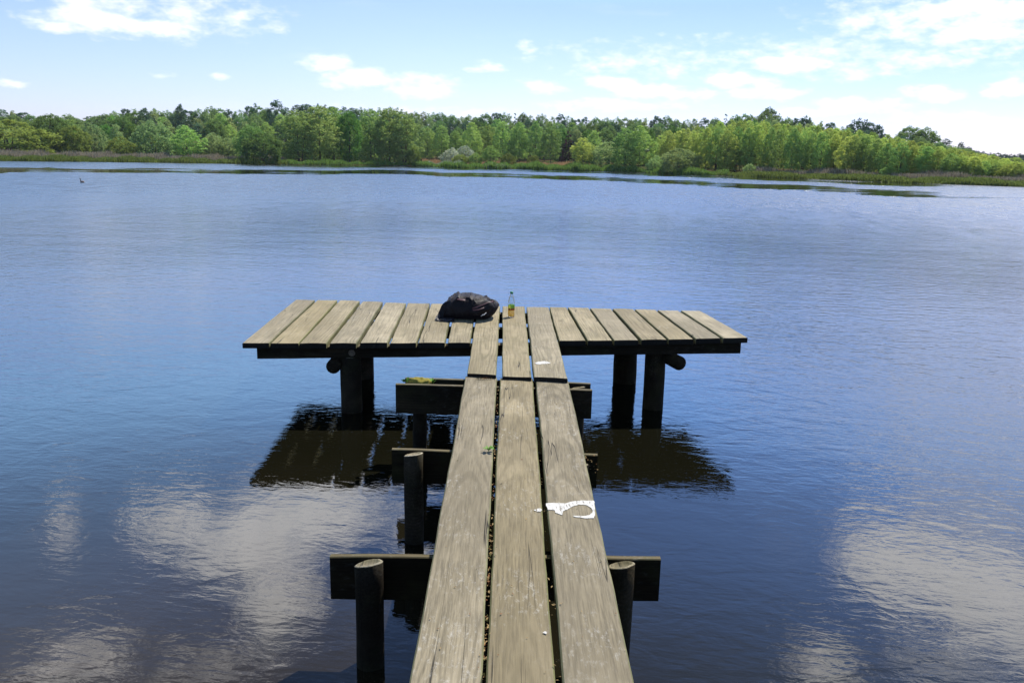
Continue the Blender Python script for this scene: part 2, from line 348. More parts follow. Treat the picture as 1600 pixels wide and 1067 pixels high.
# ------------------------------------------------------------------ jetty
jetty = empty('jetty', (0, 6, 0), 'grey weathered timber jetty with a T shaped platform, standing on dark posts in the lake', 'jetty')
def jp(o, loc=None):
    if loc is not None: o.location = Vector(loc)-jetty.location
    o.parent = jetty; return o
def zplat(x): return 0.64+(x+2.26)/4.32*0.065
def unplat(px, py):
    z = 0.675
    for _ in range(4):
        P = un(px, py, z); z = zplat(P.x)
    return un(px, py, z)
def plank(name, nl, nr, fl, fr, th, mat_top=DECK, seed=0, name_data=None, sag=0.0):
    """board from its four top corners; local +Y runs along the board"""
    nl, nr, fl, fr = map(Vector, (nl, nr, fl, fr))
    c0 = (nl+nr)/2; c1 = (fl+fr)/2; d = c1-c0; L = d.length
    yaw = math.atan2(-d.x, d.y)
    R = Matrix.Rotation(-yaw, 3, 'Z'); cen = (c0+c1)/2
    q = [R@(p-cen) for p in (nl, nr, fl, fr)]
    rr = random.Random(seed+31)
    n = max(6, int(L/0.12)); bev = 0.006
    verts, faces, fm = [], [], []
    ph = [rr.uniform(0, 6.28) for _ in range(6)]
    cup = rr.uniform(-0.002, 0.003)
    for i in range(n+1):
        t = i/n
        l = q[0].lerp(q[2], t); r = q[1].lerp(q[3], t)
        yy = t*L
        jl = 0.0016*math.sin(yy*4+ph[0])+0.001*math.sin(yy*11+ph[1])+rr.uniform(-.0007, .0007)
        jr = 0.0016*math.sin(yy*3.6+ph[2])+0.001*math.sin(yy*12+ph[3])+rr.uniform(-.0007, .0007)
        zz = 0.002*math.sin(yy*1.7+ph[4])-sag*4*t*(1-t)
        l = l+Vector((jl, 0, zz)); r = r+Vector((jr, 0, zz))
        ex = (r-l); wd = ex.length; ex.normalize()
        e = 0 if 0 < i < n else 0.004
        bz = bev
        pts = [l+ex*bz+Vector((0, 0, -e*.5)), l+ex*wd*.33+Vector((0, 0, cup-e*.4)), l+ex*wd*.67+Vector((0, 0, cup-e*.4)), r-ex*bz+Vector((0, 0, -e*.5)),
               r+Vector((0, 0, -bz)), r+Vector((0, 0, -th)), l+Vector((0, 0, -th)), l+Vector((0, 0, -bz))]
        if i == 0: pts = [p+Vector((0, rr.uniform(0, .003), 0)) for p in pts]
        verts += pts
    for i in range(n):
        for k in range(8):
            k2 = (k+1) % 8
            faces.append((i*8+k, i*8+k2, (i+1)*8+k2, (i+1)*8+k)); fm.append(0 if k in (0, 1, 2) else (1 if k in (3, 4, 6, 7) else 2))
    faces.append(tuple(range(8))[::-1]); fm.append(2)
    faces.append(tuple(n*8+k for k in range(8))); fm.append(1)
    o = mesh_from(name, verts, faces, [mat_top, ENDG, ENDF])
    o.data.polygons.foreach_set('material_index', fm)
    bm = bmesh.new(); bm.from_mesh(o.data); bmesh.ops.recalc_face_normals(bm, faces=bm.faces[:]); bm.to_mesh(o.data); bm.free()
    o.rotation_euler = (0, 0, yaw); jp(o, cen); return o

TH = 0.048
# platform boards: near-left, near-right, far-left, far-right pixels of the top faces
LEFT = [((379, 536), (419.5, 536), (463, 467.5), (491.5, 468.3)), ((423, 536), (465.5, 536), (496.5, 468.6), (526.5, 469.2)), ((469, 536), (509, 536), (531.5, 469.4), (561.5, 470.4)),
        ((516, 536), (556, 536), (567.5, 470.8), (597.5, 471.8)), ((563.5, 536), (604.5, 535.5), (603, 472.2), (634, 473.3)), ((610, 535.5), (649.5, 535), (638, 473.6), (671, 474.3)),
        ((654.5, 535), (694.5, 535), (674.5, 474.6), (706.5, 475.4)), ((701, 535), (734, 535), (711.5, 476), (742, 476.8))]
RIGHT = [((874.5, 532), (914, 531.6), (859, 479.4), (884.3, 480)), ((919.5, 531.6), (955.5, 531.4), (888, 480.2), (919, 481)), ((960.5, 531.4), (996.5, 531), (922.5, 481.3), (954, 482.2)),
         ((1003.5, 530.4), (1041, 530), (958, 482.4), (988.5, 483)), ((1046, 529.8), (1083, 529.3), (992.5, 483.2), (1023.5, 484)), ((1088.5, 529.2), (1125.5, 528.3), (1028, 484.2), (1059, 484.7)),
         ((1131, 528.2), (1167.5, 527.5), (1064.5, 484.9), (1094, 485.5))]
k = 0
for q in LEFT+RIGHT:
    q = [(q[0][0]-.75, q[0][1]), (q[1][0]+.75, q[1][1]), (q[2][0]-.55, q[2][1]), (q[3][0]+.55, q[3][1])]
    plank('platform_plank', *[unplat(*p) for p in q], TH, DECK2, seed=k); k += 1
WALK2 = [((730, 583.5), (775.5, 586), (747, 477), (781, 478.3)), ((785, 587.5), (830.5, 589), (785, 478.4), (819.5, 479)), ((834.5, 588.5), (887, 591), (822.5, 479.2), (857, 479.8))]
walk_far = []
for q in WALK2:
    walk_far.append(plank('walkway_plank', *[unplat(*p) for p in q], TH, DECK2, seed=k)); k += 1
# near walkway boards: sloping gently down towards the shore
zf = 0.652; slope = 0.0425; yf = 5.86
def zdeck(y): return zf-(yf-y)*slope
def undeck(px, py):
    d = ray(px, py); # plane z = zf-(yf-y)*slope
    t = (zf-yf*slope-H)/(d.z-slope*d.y); return Vector((0, 0, H))+d*t
WALK1 = [((639.5, 1067), (752.5, 1067), (727.5, 587), (776, 589)), ((760, 1067), (867.5, 1067), (782, 590), (832, 591)), ((880.5, 1067), (991.5, 1067), (837, 591), (887.5, 592))]
walk_near = []
for i, q in enumerate(WALK1):
    a, b_, c_, d_ = [undeck(*p) for p in q]
    ext = lambda n, f: n+(n-f)*((n.y+1.6)/(f.y-n.y))
    # widths stay even behind the camera
    n1, n2 = ext(a, c_), ext(b_, d_)
    walk_near.append(plank('walkway_plank', n1, n2, c_, d_, 0.05, DECK, seed=40+i, sag=0.0))

def beam(name, p0, p1, hgt, thick, mat=None, loc_y_front=True, parent=None, seed=0, tilt=0):
    """upright board between two top-front corners, body going down and away from the viewer"""
    p0, p1 = Vector(p0), Vector(p1); d = p1-p0; L = d.length; ex = d.normalized()
    back = Vector((-ex.y, ex.x, 0)).normalized()*thick
    n = max(4, int(L/.15)); rr = random.Random(seed)
    verts, faces, fm = [], [], []
    for i in range(n+1):
        p = p0.lerp(p1, i/n); j = Vector((0, 0, rr.uniform(-.002, .002))); e = Vector((0, 0, -.004))
        up = j
        verts += [p+up+e, p+up+back*.12, p+up+back*.88, p+up+back+e, p+back+Vector((0, 0, -hgt))+j, p+Vector((0, 0, -hgt))-j]
    for i in range(n):
        for k in range(6):
            k2 = (k+1) % 6
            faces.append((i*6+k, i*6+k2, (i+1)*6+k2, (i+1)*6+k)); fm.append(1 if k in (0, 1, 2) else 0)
    faces.append(tuple(range(6))); faces.append(tuple(n*6+k for k in range(6))); fm += [0, 0]
    cen = (p0+p1)/2
    R = Matrix.Rotation(math.pi/2-math.atan2(ex.y, ex.x), 3, 'Z')   # local +Y along the board
    o = mesh_from(name, [R@(v-cen) for v in verts], faces, [WET_SHADE, BTOP]); o.data.polygons.foreach_set('material_index', fm)
    bm = bmesh.new(); bm.from_mesh(o.data); bmesh.ops.recalc_face_normals(bm, faces=bm.faces[:]); bm.to_mesh(o.data); bm.free()
    o.rotation_euler = (0, 0, math.atan2(ex.y, ex.x)-math.pi/2); jp(o, cen); return o

def post(name, top, r, bot_z=-0.7, lean=(0, 0), seed=0, slant=0.02, mat=None):
    rr = random.Random(seed); seg = 24; nlev = 14
    verts, faces, fm = [], [], []
    ph = [rr.uniform(0, 6.28) for _ in range(4)]
    for i in range(nlev+1):
        t = i/nlev; z = (bot_z-top.z)*t
        for s in range(seg):
            th = 2*math.pi*s/seg
            k = 1+0.03*math.sin(2*th+ph[0])+0.025*math.sin(3*th+ph[1]+z*2)+0.02*math.sin(5*th+z*9+ph[2])+rr.uniform(-.012, .012)
            rad = r*k*(1+0.05*t)
            zz = z-(slant*math.sin(th)-slant*.9*math.cos(th) if i == 0 else 0)
            verts.append((rad*math.cos(th)+lean[0]*z, rad*math.sin(th)+lean[1]*z, zz))
    for i in range(nlev):
        for s in range(seg):
            s2 = (s+1) % seg
            faces.append((i*seg+s, i*seg+s2, (i+1)*seg+s2, (i+1)*seg+s)); fm.append(0)
    # cut top: rim ring, then the heart a little sunken
    b0 = len(verts)
    for q, dz in ((0.82, 0.005), (0.72, 0.001), (0.45, -0.004)):
        for s in range(seg):
            th = 2*math.pi*s/seg; v = verts[s]
            verts.append((v[0]*q, v[1]*q, v[2]*1.0*q+dz+rr.uniform(-.0015, .0015)))
    verts.append((0, 0, -0.006)); ce = len(verts)-1
    rings = [list(range(seg))]+[list(range(b0+j*seg, b0+(j+1)*seg)) for j in range(3)]
    for j in range(3):
        for s in range(seg):
            s2 = (s+1) % seg
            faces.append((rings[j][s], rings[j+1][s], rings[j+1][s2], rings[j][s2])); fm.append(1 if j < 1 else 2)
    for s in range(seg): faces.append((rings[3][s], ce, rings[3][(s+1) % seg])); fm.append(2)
    o = mesh_from(name, verts, faces, [WET_SHADE, DECK2, BTOP], smooth=True); o.data.polygons.foreach_set('material_index', fm)
    bm = bmesh.new(); bm.from_mesh(o.data); bmesh.ops.recalc_face_normals(bm, faces=bm.faces[:]); bm.to_mesh(o.data); bm.free()
    jp(o, top); return o

def beam_y(py):
    """distance at which the underside of the near walkway projects to row py"""
    lo, hi = 1.5, 6.4
    for _ in range(40):
        y = (lo+hi)/2; p = Vector((0.05, y, zdeck(y)-0.053))-Vector((0, 0, H))
        row = 533.5-FPX*p.dot(Uv)/p.dot(Fv)
        if row > py: lo = y
        else: hi = y
    return lo
# first cross board
y1 = beam_y(872.0)
pA, pB = aty(515, 869.5, y1), aty(1033, 873, y1)
beam('cross_board', pA, pB, 0.205, 0.034, seed=1)
for x, yt, s in ((576.5, 880, 3), (971, 883, 4)):
    r = 0.0585 if x < 800 else 0.055
    yy = y1-r-0.005; post('post', aty(x, yt, yy), r, seed=s, slant=.012)
y2 = beam_y(705.5)
pA, pB = aty(612, 702.5, y2), aty(934, 711, y2)
beam('cross_board', pA, pB, 0.205, 0.032, seed=2)
r = .056; post('post', aty(646.5, 710, y2-r-.004), r, seed=5, slant=.012)
post('post', aty(905, 728, y2-r-.004), r*.95, seed=15, slant=.012)
y3 = beam_y(605.0)
pA, pB = aty(618, 600, y3-.09), aty(925.5, 609.5, y3-.09)
beam('cross_board', pA, pB, 0.215, 0.034, seed=3)
pA2, pB2 = aty(633, 590.5, y3+.16), aty(923, 599.5, y3+.16)
beam('cross_board', pA2, pB2, 0.2, 0.032, seed=4)
post('post', aty(656, 600, y3+.055), .052, seed=6, slant=.01)
post('post', aty(903, 606, y3+.055), .05, seed=7, slant=.01)
# platform bearers run crossways under the boards
FLc, FRc = unplat(380, 536), unplat(1167, 527.5)
def on_plat(u, v, dz=0.0):
    """u across (0 left..1 right), v from the front edge to the rear"""
    a = FLc.lerp(FRc, u); b_ = unplat(463, 467.5).lerp(unplat(1094, 485.5), u); p = a.lerp(b_, v); return p+Vector((0, 0, dz))
def bearer(v, inset, dz, hgt, th, seed):
    a, b_ = on_plat(inset[0], v), on_plat(1-inset[1], v)
    a.z -= TH+dz; b_.z -= TH+dz
    beam('bearer', a, b_, hgt, th, seed=seed)
bearer(0.025, (0.022, 0.008), 0.003, 0.10, 0.10, 11)
bearer(0.42, (0.03, 0.02), 0.003, 0.10, 0.10, 12)
bearer(0.86, (0.03, 0.02), 0.003, 0.10, 0.10, 13)
def log(name, p, q, r, seed):
    rr = random.Random(seed); pts = [p.lerp(q, i/8)+Vector((rr.uniform(-.004, .004), 0, rr.uniform(-.004, .004))) for i in range(9)]
    cen = (p+q)/2; v, f = tube([x-cen for x in pts], [r*(1+rr.uniform(-.03, .03)) for _ in pts], 16)
    o = mesh_from(name, v, f, WET_SHADE, smooth=True); jp(o, cen); return o
zl = 0.59-TH-.10-.068
a = un(521, 573.5, 0.42)
log('bearer_log', aty(521, 573, FLc.y+.12), on_plat(0.19, .95, -TH-.18), .062, 3)
log('bearer_log', aty(1062, 567, FRc.y-.12), on_plat(0.80, .95, -TH-.18), .062, 4)
def ppost(px, pw, py, Y, seed):
    P = un(px, py, 0.0); x = aty(px, py, Y).x
    post('post', Vector((x, Y, zplat(x)-TH-.104)), pw*Y/FPX/2*.98, seed=seed, slant=0)
ppost(549, 33, 600, FLc.y+.20, 21); ppost(566, 37, 580, FLc.y+1.35, 22)
ppost(1022, 34, 600, FRc.y+.15, 23); ppost(977, 38, 570, FRc.y+1.05, 24)
# bolt washer on the front bearer
P = aty(549.5, 551.5, on_plat(0.2, .025).y-.012)
bm = bmesh.new(); bmesh.ops.create_cone(bm, cap_ends=True, segments=20, radius1=.03, radius2=.027, depth=.012)
bmesh.ops.create_cone(bm, cap_ends=True, segments=6, radius1=.013, radius2=.013, depth=.02, matrix=Matrix.Translation((0, 0, .014)))
o = bm_obj('bolt', bm, simple('rusty_steel', (.12, .09, .06, 1), .6, .4, 40, .4, .5)); o.rotation_euler = (math.pi/2, 0, 0); jp(o, P)

# white paint marks, sub-parts of the boards they were dripped on
mt, K, out = material('white_paint')
t = K.n('ShaderNodeTexCoord').outputs['Object']
wn = K.noise(K.scale(t, (90, 22, 90)), 1.0, 6, .75)
pb = K.n('ShaderNodeBsdfPrincipled', {'Base Color': K.mix(K.noise(t, 45, 4, .6), (.34, .32, .28, 1), (.62, .61, .58, 1)), 'Roughness': .6, 'Specular IOR Level': .2})
pm = K.n('ShaderNodeMixShader', {0: K.smooth(wn, .365, .47), 1: K.n('ShaderNodeBsdfTransparent').outputs[0], 2: pb.outputs[0]})
link(K, out, pm.outputs[0]); PAINT = mt
def blob(pl, pxs, plane, name='paint_mark'):
    fine = []
    for i_, p in enumerate(pxs):
        q = pxs[(i_+1) % len(pxs)]
        for t in (0, .33, .66): fine.append((p[0]+(q[0]-p[0])*t+(rnd.uniform(-.9, .9) if t else 0), p[1]+(q[1]-p[1])*t+(rnd.uniform(-.45, .45) if t else 0)))
    P = [plane(*p) for p in fine]; cen = sum(P, Vector())/len(P)
    mw = Matrix.Translation(jetty.location+pl.location)@Matrix.Rotation(pl.rotation_euler.z, 4, 'Z'); inv = mw.inverted()
    bm = bmesh.new(); vs = [bm.verts.new(inv@(p+Vector((0, 0, .0028)))) for p in P]
    f = bm.faces.new(vs); bmesh.ops.triangulate(bm, faces=[f])
    o = bm_obj(name, bm, PAINT); o.parent = pl
    sol = o.modifiers.new('t', 'SOLIDIFY'); sol.thickness = .0012; sol.offset = 0
    return o
S1 = [(853, 787), (866, 786.5), (884, 787), (898, 783.5), (912, 782.5), (926, 782.5), (929, 785), (929.5, 795), (929.5, 806), (928, 810), (914, 810.3), (898, 808), (895, 806.5), (912, 806.8), (922, 805), (926, 800),
      (924, 794.5), (916, 789.5), (904, 788.5), (894, 792), (886, 797), (880, 799), (879, 805), (875, 804), (868, 801.5), (866, 797.5), (856, 797)]
blob(walk_near[2], S1, undeck)
blob(walk_near[1], [(834, 797.5), (840, 795), (845, 795), (846.5, 798), (845, 800), (839, 800)], undeck)
blob(walk_near[1], [(848, 989), (851, 987), (855, 988), (853, 991)], undeck)
blob(walk_far[2], [(835, 568), (842, 565.5), (852, 565), (859, 566.5), (860, 567.8), (850, 569), (840, 569.5)], unplat)

# ------------------------------------------------------------------ litter caught between the boards
LITTER = []
for nm, cc in (('rust_leaf', (.19, .085, .04, 1)), ('tan_leaf', (.27, .19, .09, 1)), ('moss_bit', (.075, .075, .025, 1))):
    LITTER.append(simple(nm, cc, .8, .1, 60, .35))
verts, faces, fm = [], [], []
def leafbit(P, s, m):
    b0 = len(verts); a = rnd.uniform(0, 6.28); n = Vector((rnd.uniform(-.5, .5), rnd.uniform(-.5, .5), 1)).normalized()
    x = n.orthogonal().normalized(); x = Matrix.Rotation(a, 3, n)@x; y = n.cross(x)
    verts.extend([P-x*s, P-y*s*.45+n*s*.2, P+x*s, P+y*s*.45+n*s*.25]); faces.append((b0, b0+1, b0+2)); faces.append((b0, b0+2, b0+3)); fm.extend([m, m])
for i in range(270):
    t = rnd.random()
    py = 600+467*(1-(1-t)**1.0)
    xl = 779+(756-779)*(py-590)/477
    wgap = 2+5*(py-590)/477
    if rnd.random() < .12: xl = 834.5+(874-834.5)*(py-590)/477; wgap *= 1.5
    P = undeck(xl+rnd.uniform(-.5, .5)*wgap, py); P.z -= rnd.uniform(.008, .045)
    leafbit(P, rnd.uniform(.004, .011), rnd.choice((0, 1, 1, 1, 2)))
for i in range(70):
    py = rnd.uniform(596, 1065); px = rnd.uniform(735, 880)
    f = (py-590)/477
    L = 728+(640-728)*f; R_ = 887+(991-887)*f; px = rnd.uniform(L+2, R_-2)
    P = undeck(px, py); P.z += .004; leafbit(P, rnd.uniform(.003, .008), rnd.choice((0, 1, 1, 2)))
for px, py in ((925, 722), (918, 715), (928, 735), (921, 745), (930, 728), (915, 708), (926, 716)):
    for _ in range(4):
        P = aty(px+rnd.uniform(-6, 6), py+rnd.uniform(-6, 6), y2-.01-rnd.uniform(0, .02)); leafbit(P, rnd.uniform(.004, .009), rnd.choice((0, 1, 1)))
for _ in range(60):
    P = unplat(rnd.uniform(745, 768), 587.5); P.z = zdeck(P.y)+rnd.uniform(.002, .01); leafbit(P, rnd.uniform(.004, .01), rnd.choice((1, 2, 2, 0)))
o = mesh_from('leaf_litter', verts, faces, LITTER); o.data.polygons.foreach_set('material_index', fm)
tag(o, 'rusty leaf scraps and bud scales caught between the walkway planks', 'leaf litter', kind='stuff')

# seedling on the left board
GREEN = simple('seedling_green', (.10, .22, .02, 1), .6, .2, 40, .3)
def rosette(name, P, n, s, label, cat, up=.5, seed=0):
    rr = random.Random(seed); root = empty(name, P, label, cat)
    v, f = tube([(0, 0, -.02), (0.002, 0, s*.35)], [.0022, .0015], 6); st = mesh_from('stem', v, f, GREEN, root)
    for i in range(n):
        a = 6.283*i/n+rr.uniform(-.4, .4); d = Vector((math.cos(a), math.sin(a), 0)); sd_ = Vector((-d.y, d.x, 0)); L = s*rr.uniform(.7, 1.1)
        b0 = Vector((0, 0, s*rr.uniform(.2, .4)))
        vs = []
        for t, wd in ((0, .05), (.3, .22), (.6, .26), (.85, .16), (1, .01)):
            c_ = b0+d*L*t+Vector((0, 0, s*up*math.sin(t*2.3)))
            vs += [c_-sd_*wd*L, c_+Vector((0, 0, -.02*s)), c_+sd_*wd*L]
        fs = []
        for j in range(4):
            fs += [(j*3, j*3+1, j*3+4, j*3+3), (j*3+1, j*3+2, j*3+5, j*3+4)]
        mesh_from('leaf', vs, fs, GREEN, root)
    return root
P = undeck(763, 706); rosette('seedling', P, 6, .035, 'small green seedling sprouting from the left walkway plank', 'seedling', seed=2)
# moss cushion on the post between the two far cross boards
MOSS = simple('yellow_moss', (.20, .17, .035, 1), .95, .1, 50, .5, 0, .004)
P = aty(655, 598, y3+.055); mz = P.z
root = empty('moss_cushion', P, 'yellow green moss cushion with sprouts on the post top left of the walkway', 'moss')
bm = bmesh.new(); bmesh.ops.create_icosphere(bm, subdivisions=4, radius=1)
for v in bm.verts:
    n_ = 1+.18*math.sin(v.co.x*7)*math.cos(v.co.y*6)+rnd.uniform(-.07, .07)
    v.co = Vector((v.co.x*.085*n_, v.co.y*.05*n_, max(v.co.z, -.3)*.032*n_+.006))
bm_obj('moss', bm, MOSS, root, smooth=True)
for dx, sdn in ((-.11, 5), (.10, 6), (-.09, 8)):
    rr = random.Random(sdn); vs, fs = [], []
    for i in range(7):
        a = rr.uniform(0, 6.28); d = Vector((math.cos(a), math.sin(a), 1.1)).normalized(); sd_ = Vector((-d.y, d.x, 0)).normalized(); L = rr.uniform(.025, .05); b0 = len(vs)
        vs += [Vector((dx, 0, 0))-sd_*.002, Vector((dx, 0, 0))+d*L*.6-sd_*.009, Vector((dx, 0, 0))+d*L, Vector((dx, 0, 0))+d*L*.6+sd_*.009]; fs.append((b0, b0+1, b0+2, b0+3))
    mesh_from('sprout', vs, fs, GREEN, root)

# ------------------------------------------------------------------ backpack
mt, K, out = material('black_nylon')
t = K.n('ShaderNodeTexCoord').outputs['Object']
fo = K.noise(K.scale(t, (9, 16, 16)), 1.0, 4, .55, 1.2); wv = K.noise(t, 420, 2, .5)
bp = K.n('ShaderNodeBump', {'Strength': .8, 'Distance': .006, 'Height': K.math('ADD', fo, K.math('MULTIPLY', wv, .03))})
b = K.n('ShaderNodeBsdfPrincipled', {'Base Color': (.0050, .0034, .0046, 1), 'Roughness': .6, 'Specular IOR Level': .18, 'Normal': bp.outputs[0], 'Sheen Weight': .03, 'Sheen Roughness': .5, 'Sheen Tint': (.75, .55, .68, 1)})
link(K, out, b.outputs[0]); NYLON = mt
PIPE = simple('pink_grey_piping', (.10, .05, .06, 1), .5, .3); STRAPM = simple('grey_webbing', (.03, .028, .03, 1), .55, .4, 80, .4)
BUCK = simple('black_plastic_buckle', (.012, .012, .013, 1), .3, .5); LOGO = simple('silver_emblem', (.5, .5, .5, 1), .4, .4)
bx = unplat(733, 497); bx.z = zplat(bx.x)
bag = empty('backpack', bx, 'slumped black backpack lying on the platform boards', 'backpack')
bag.rotation_euler = (0, math.atan(-.0157), math.radians(-4))
def lump(name, sx, sy, sz, cen, fn, mat, parent, sub=5):
    bm = bmesh.new(); bmesh.ops.create_icosphere(bm, subdivisions=sub, radius=1)
    for v in bm.verts:
        p = v.co.copy(); q = fn(p); v.co = Vector((q.x*sx, q.y*sy, q.z*sz))+Vector(cen)
    return bm_obj(name, bm, mat, parent, smooth=True)
ST = [(-.275, .0, .055, .06), (-.262, .0, .095, .10), (-.235, 0, .145, .14), (-.19, 0, .192, .165), (-.13, 0, .226, .18), (-.065, 0, .243, .185), (0, 0, .246, .185), (.075, 0, .236, .18),
      (.13, 0, .219, .172), (.18, .0, .203, .16), (.22, .018, .190, .145), (.255, .055, .172, .12), (.28, .095, .155, .085), (.292, .125, .142, .03)]
def body_mesh():
    xs = np.array([q[0] for q in ST]); n, k = 110, 96; verts, faces = [], []
    for i in range(n+1):
        x = -.278+(.294+.278)*i/n
        lo_, hi_, dp = [float(np.interp(x, xs, [q[c] for q in ST])) for c in (1, 2, 3)]
        dp = dp if 0 < i < n else dp*.3
        for q in range(k):
            th = 2*math.pi*q/k; cc, ss_ = math.cos(th), math.sin(th)
            e = .62
            y = math.copysign(abs(cc)**e, cc)*dp; zc = math.copysign(abs(ss_)**.78, ss_)
            mid = lo_+(hi_-lo_)*.38
            z = mid+(hi_-mid)*zc if zc > 0 else mid+(mid-lo_)*zc
            # slack folds running down from the crest
            up = max(0, zc)
            p0_ = Vector((x*6.5+z*3, y*5, z*4-x*2.5))
            c1_ = 1-abs(mnoise.noise(p0_)); c2_ = 1-abs(mnoise.noise(p0_*2.3+Vector((3, 1, 7)))); c3_ = mnoise.noise(p0_*.8)
            d_ = .020*c1_**9+.011*c2_**9+.014*c3_-.008
            d_ *= (.35+.65*up)
            verts.append((x, y*(1+d_*5)+.03, max(.002, z+d_*up*1.25)))
    for i in range(n):
        for q in range(k): faces.append((i*k+q, i*k+(q+1) % k, (i+1)*k+(q+1) % k, (i+1)*k+q))
    faces += [tuple(range(k))[::-1], tuple(n*k+q for q in range(k))]
    return mesh_from('main_compartment', verts, faces, NYLON, bag, smooth=True)
body_mesh()
def pocket(p):
    x, y, z = p
    zz = z if z > 0 else z*.55
    fold = .05*math.sin(8*x+4*z)+.03*math.sin(17*z+6*x)
    return Vector((x*(1+.1*z), y*(1+fold), zz*(1+.12*x)*(1+fold)))
fp = lump('front_pocket', .130, .070, .078, (.125, -.135, .072), pocket, NYLON, bag, 4)
fp.rotation_euler = (0, math.radians(-16), math.radians(14))
pts = [Vector((.055, -.165, .125)), Vector((.10, -.168, .140)), Vector((.15, -.155, .158)), Vector((.20, -.125, .177)), Vector((.245, -.075, .182))]
v, f = tube(pts, [.006]*5, 8); mesh_from('zipper', v, f, PIPE, bag, smooth=True)
pts = [Vector((.06, -.19, .112)), Vector((.115, -.196, .120)), Vector((.17, -.185, .138))]
v, f = tube(pts, [.005]*3, 8); mesh_from('piping', v, f, PIPE, bag, smooth=True)
def strap(name, pts, wd, th, mat, seed=0):
    pts = [Vector(p) for p in pts]
    # smooth the polyline
    for _ in range(2):
        n_ = [pts[0]]
        for a_, b__ in zip(pts, pts[1:]): n_ += [a_.lerp(b__, .25), a_.lerp(b__, .75)]
        pts = n_+[pts[-1]]
    verts, faces = [], []
    for i, p in enumerate(pts):
        t_ = (pts[min(i+1, len(pts)-1)]-pts[max(i-1, 0)]).normalized(); s_ = t_.cross(Vector((.3, -.6, .8))).normalized(); n_ = s_.cross(t_)
        verts += [p-s_*wd-n_*th, p+s_*wd-n_*th, p+s_*wd+n_*th, p-s_*wd+n_*th]
    for i in range(len(pts)-1):
        for k in range(4): faces.append((i*4+k, i*4+(k+1) % 4, (i+1)*4+(k+1) % 4, (i+1)*4+k))
    faces += [(0, 1, 2, 3), tuple(len(verts)-4+k for k in range(4))]
    return mesh_from(name, verts, faces, mat, bag, smooth=False)
strap('shoulder_strap', [(-.16, -.10, .175), (-.215, -.11, .14), (-.255, -.12, .075), (-.26, -.16, .018), (-.20, -.19, .016), (-.12, -.19, .014)], .026, .005, NYLON)
strap('shoulder_strap', [(-.14, -.02, .17), (-.235, -.02, .14), (-.265, -.05, .06), (-.29, -.08, .012), (-.21, -.12, .012)], .024, .005, NYLON)
strap('adjusting_strap', [(-.27, -.15, .05), (-.285, -.2, .012), (-.23, -.225, .008), (-.17, -.2, .012), (-.14, -.21, .02)], .010, .002, STRAPM)
strap('adjusting_strap', [(-.28, -.1, .055), (-.31, -.17, .01), (-.27, -.2, .01), (-.22, -.21, .026), (-.19, -.2, .012)], .009, .002, STRAPM)
strap('grab_loop', [(-.10, -.10, .20), (-.09, -.13, .208), (-.05, -.14, .203), (-.02, -.13, .20)], .009, .003, PIPE)
bm = bmesh.new(); bmesh.ops.create_cube(bm, size=1, matrix=Matrix.Translation((-.235, -.218, .017))@Matrix.Diagonal((.034, .022, .012, 1)))
bmesh.ops.bevel(bm, geom=bm.edges[:], offset=.003, segments=2, affect='EDGES'); bm_obj('buckle', bm, BUCK, bag)
pts = [Vector((.140, -.204, .060)), Vector((.158, -.204, .074)), Vector((.17, -.203, .074)), Vector((.19, -.197, .094))]
v, f = tube(pts, [.004, .005, .005, .003], 6); mesh_from('emblem', v, f, LOGO, bag, smooth=True)

# ------------------------------------------------------------------ bottle
bp_ = unplat(798.7, 495.5)
bot = empty('bottle', bp_, 'clear plastic bottle with green cap and amber drink on the middle plank', 'bottle')
bot.rotation_euler = (0, 0, math.radians(20))
def lathe(name, prof, mat, parent, seg=28, smooth=True):
    verts, faces = [], []
    for (r_, z_) in prof:
        for s in range(seg): verts.append((r_*math.cos(6.28319*s/seg), r_*math.sin(6.28319*s/seg), z_))
    for i in range(len(prof)-1):
        for s in range(seg): faces.append((i*seg+s, i*seg+(s+1) % seg, (i+1)*seg+(s+1) % seg, (i+1)*seg+s))
    return mesh_from(name, verts, faces, mat, parent, smooth=smooth)
mt, K, out = material('clear_plastic')
tr = K.n('ShaderNodeBsdfTransparent', {'Color': (.90, .94, .95, 1)}); gl = K.n('ShaderNodeBsdfGlossy', {'Color': (1, 1, 1, 1), 'Roughness': .08})
df = K.n('ShaderNodeBsdfDiffuse', {'Color': (.7, .75, .78, 1)})
m1 = K.n('ShaderNodeMixShader', {0: .10, 1: tr.outputs[0], 2: df.outputs[0]})
fr = K.n('ShaderNodeFresnel', {'IOR': 1.45})
m2 = K.n('ShaderNodeMixShader', {0: K.math('MULTIPLY', fr.outputs[0], .8), 1: m1.outputs[0], 2: gl.outputs[0]}); link(K, out, m2.outputs[0]); PET = mt
mt, K, out = material('amber_drink')
tr = K.n('ShaderNodeBsdfTransparent', {'Color': (.97, .82, .36, 1)}); df = K.n('ShaderNodeBsdfTranslucent', {'Color': (1.0, .72, .16, 1)})
m1 = K.n('ShaderNodeMixShader', {0: .55, 1: tr.outputs[0], 2: df.outputs[0]}); link(K, out, m1.outputs[0]); AMBER = mt
HB = .25
lathe('bottle_body', [(.0, .003), (.022, .001), (.031, .006), (.034, .018), (.034, .05), (.0325, .055), (.0325, .125), (.034, .130), (.034, .150), (.031, .175), (.022, .205), (.014, .222), (.0125, .232), (.0125, .24)], PET, bot)
lathe('drink', [(.0, .005), (.029, .008), (.0325, .02), (.0325, .05), (.031, .058), (.031, .095), (.0, .0952)], AMBER, bot)
mt, K, out = material('bottle_label')
t = K.n('ShaderNodeTexCoord').outputs['Object']; sp = K.n('ShaderNodeSeparateXYZ', {0: t})
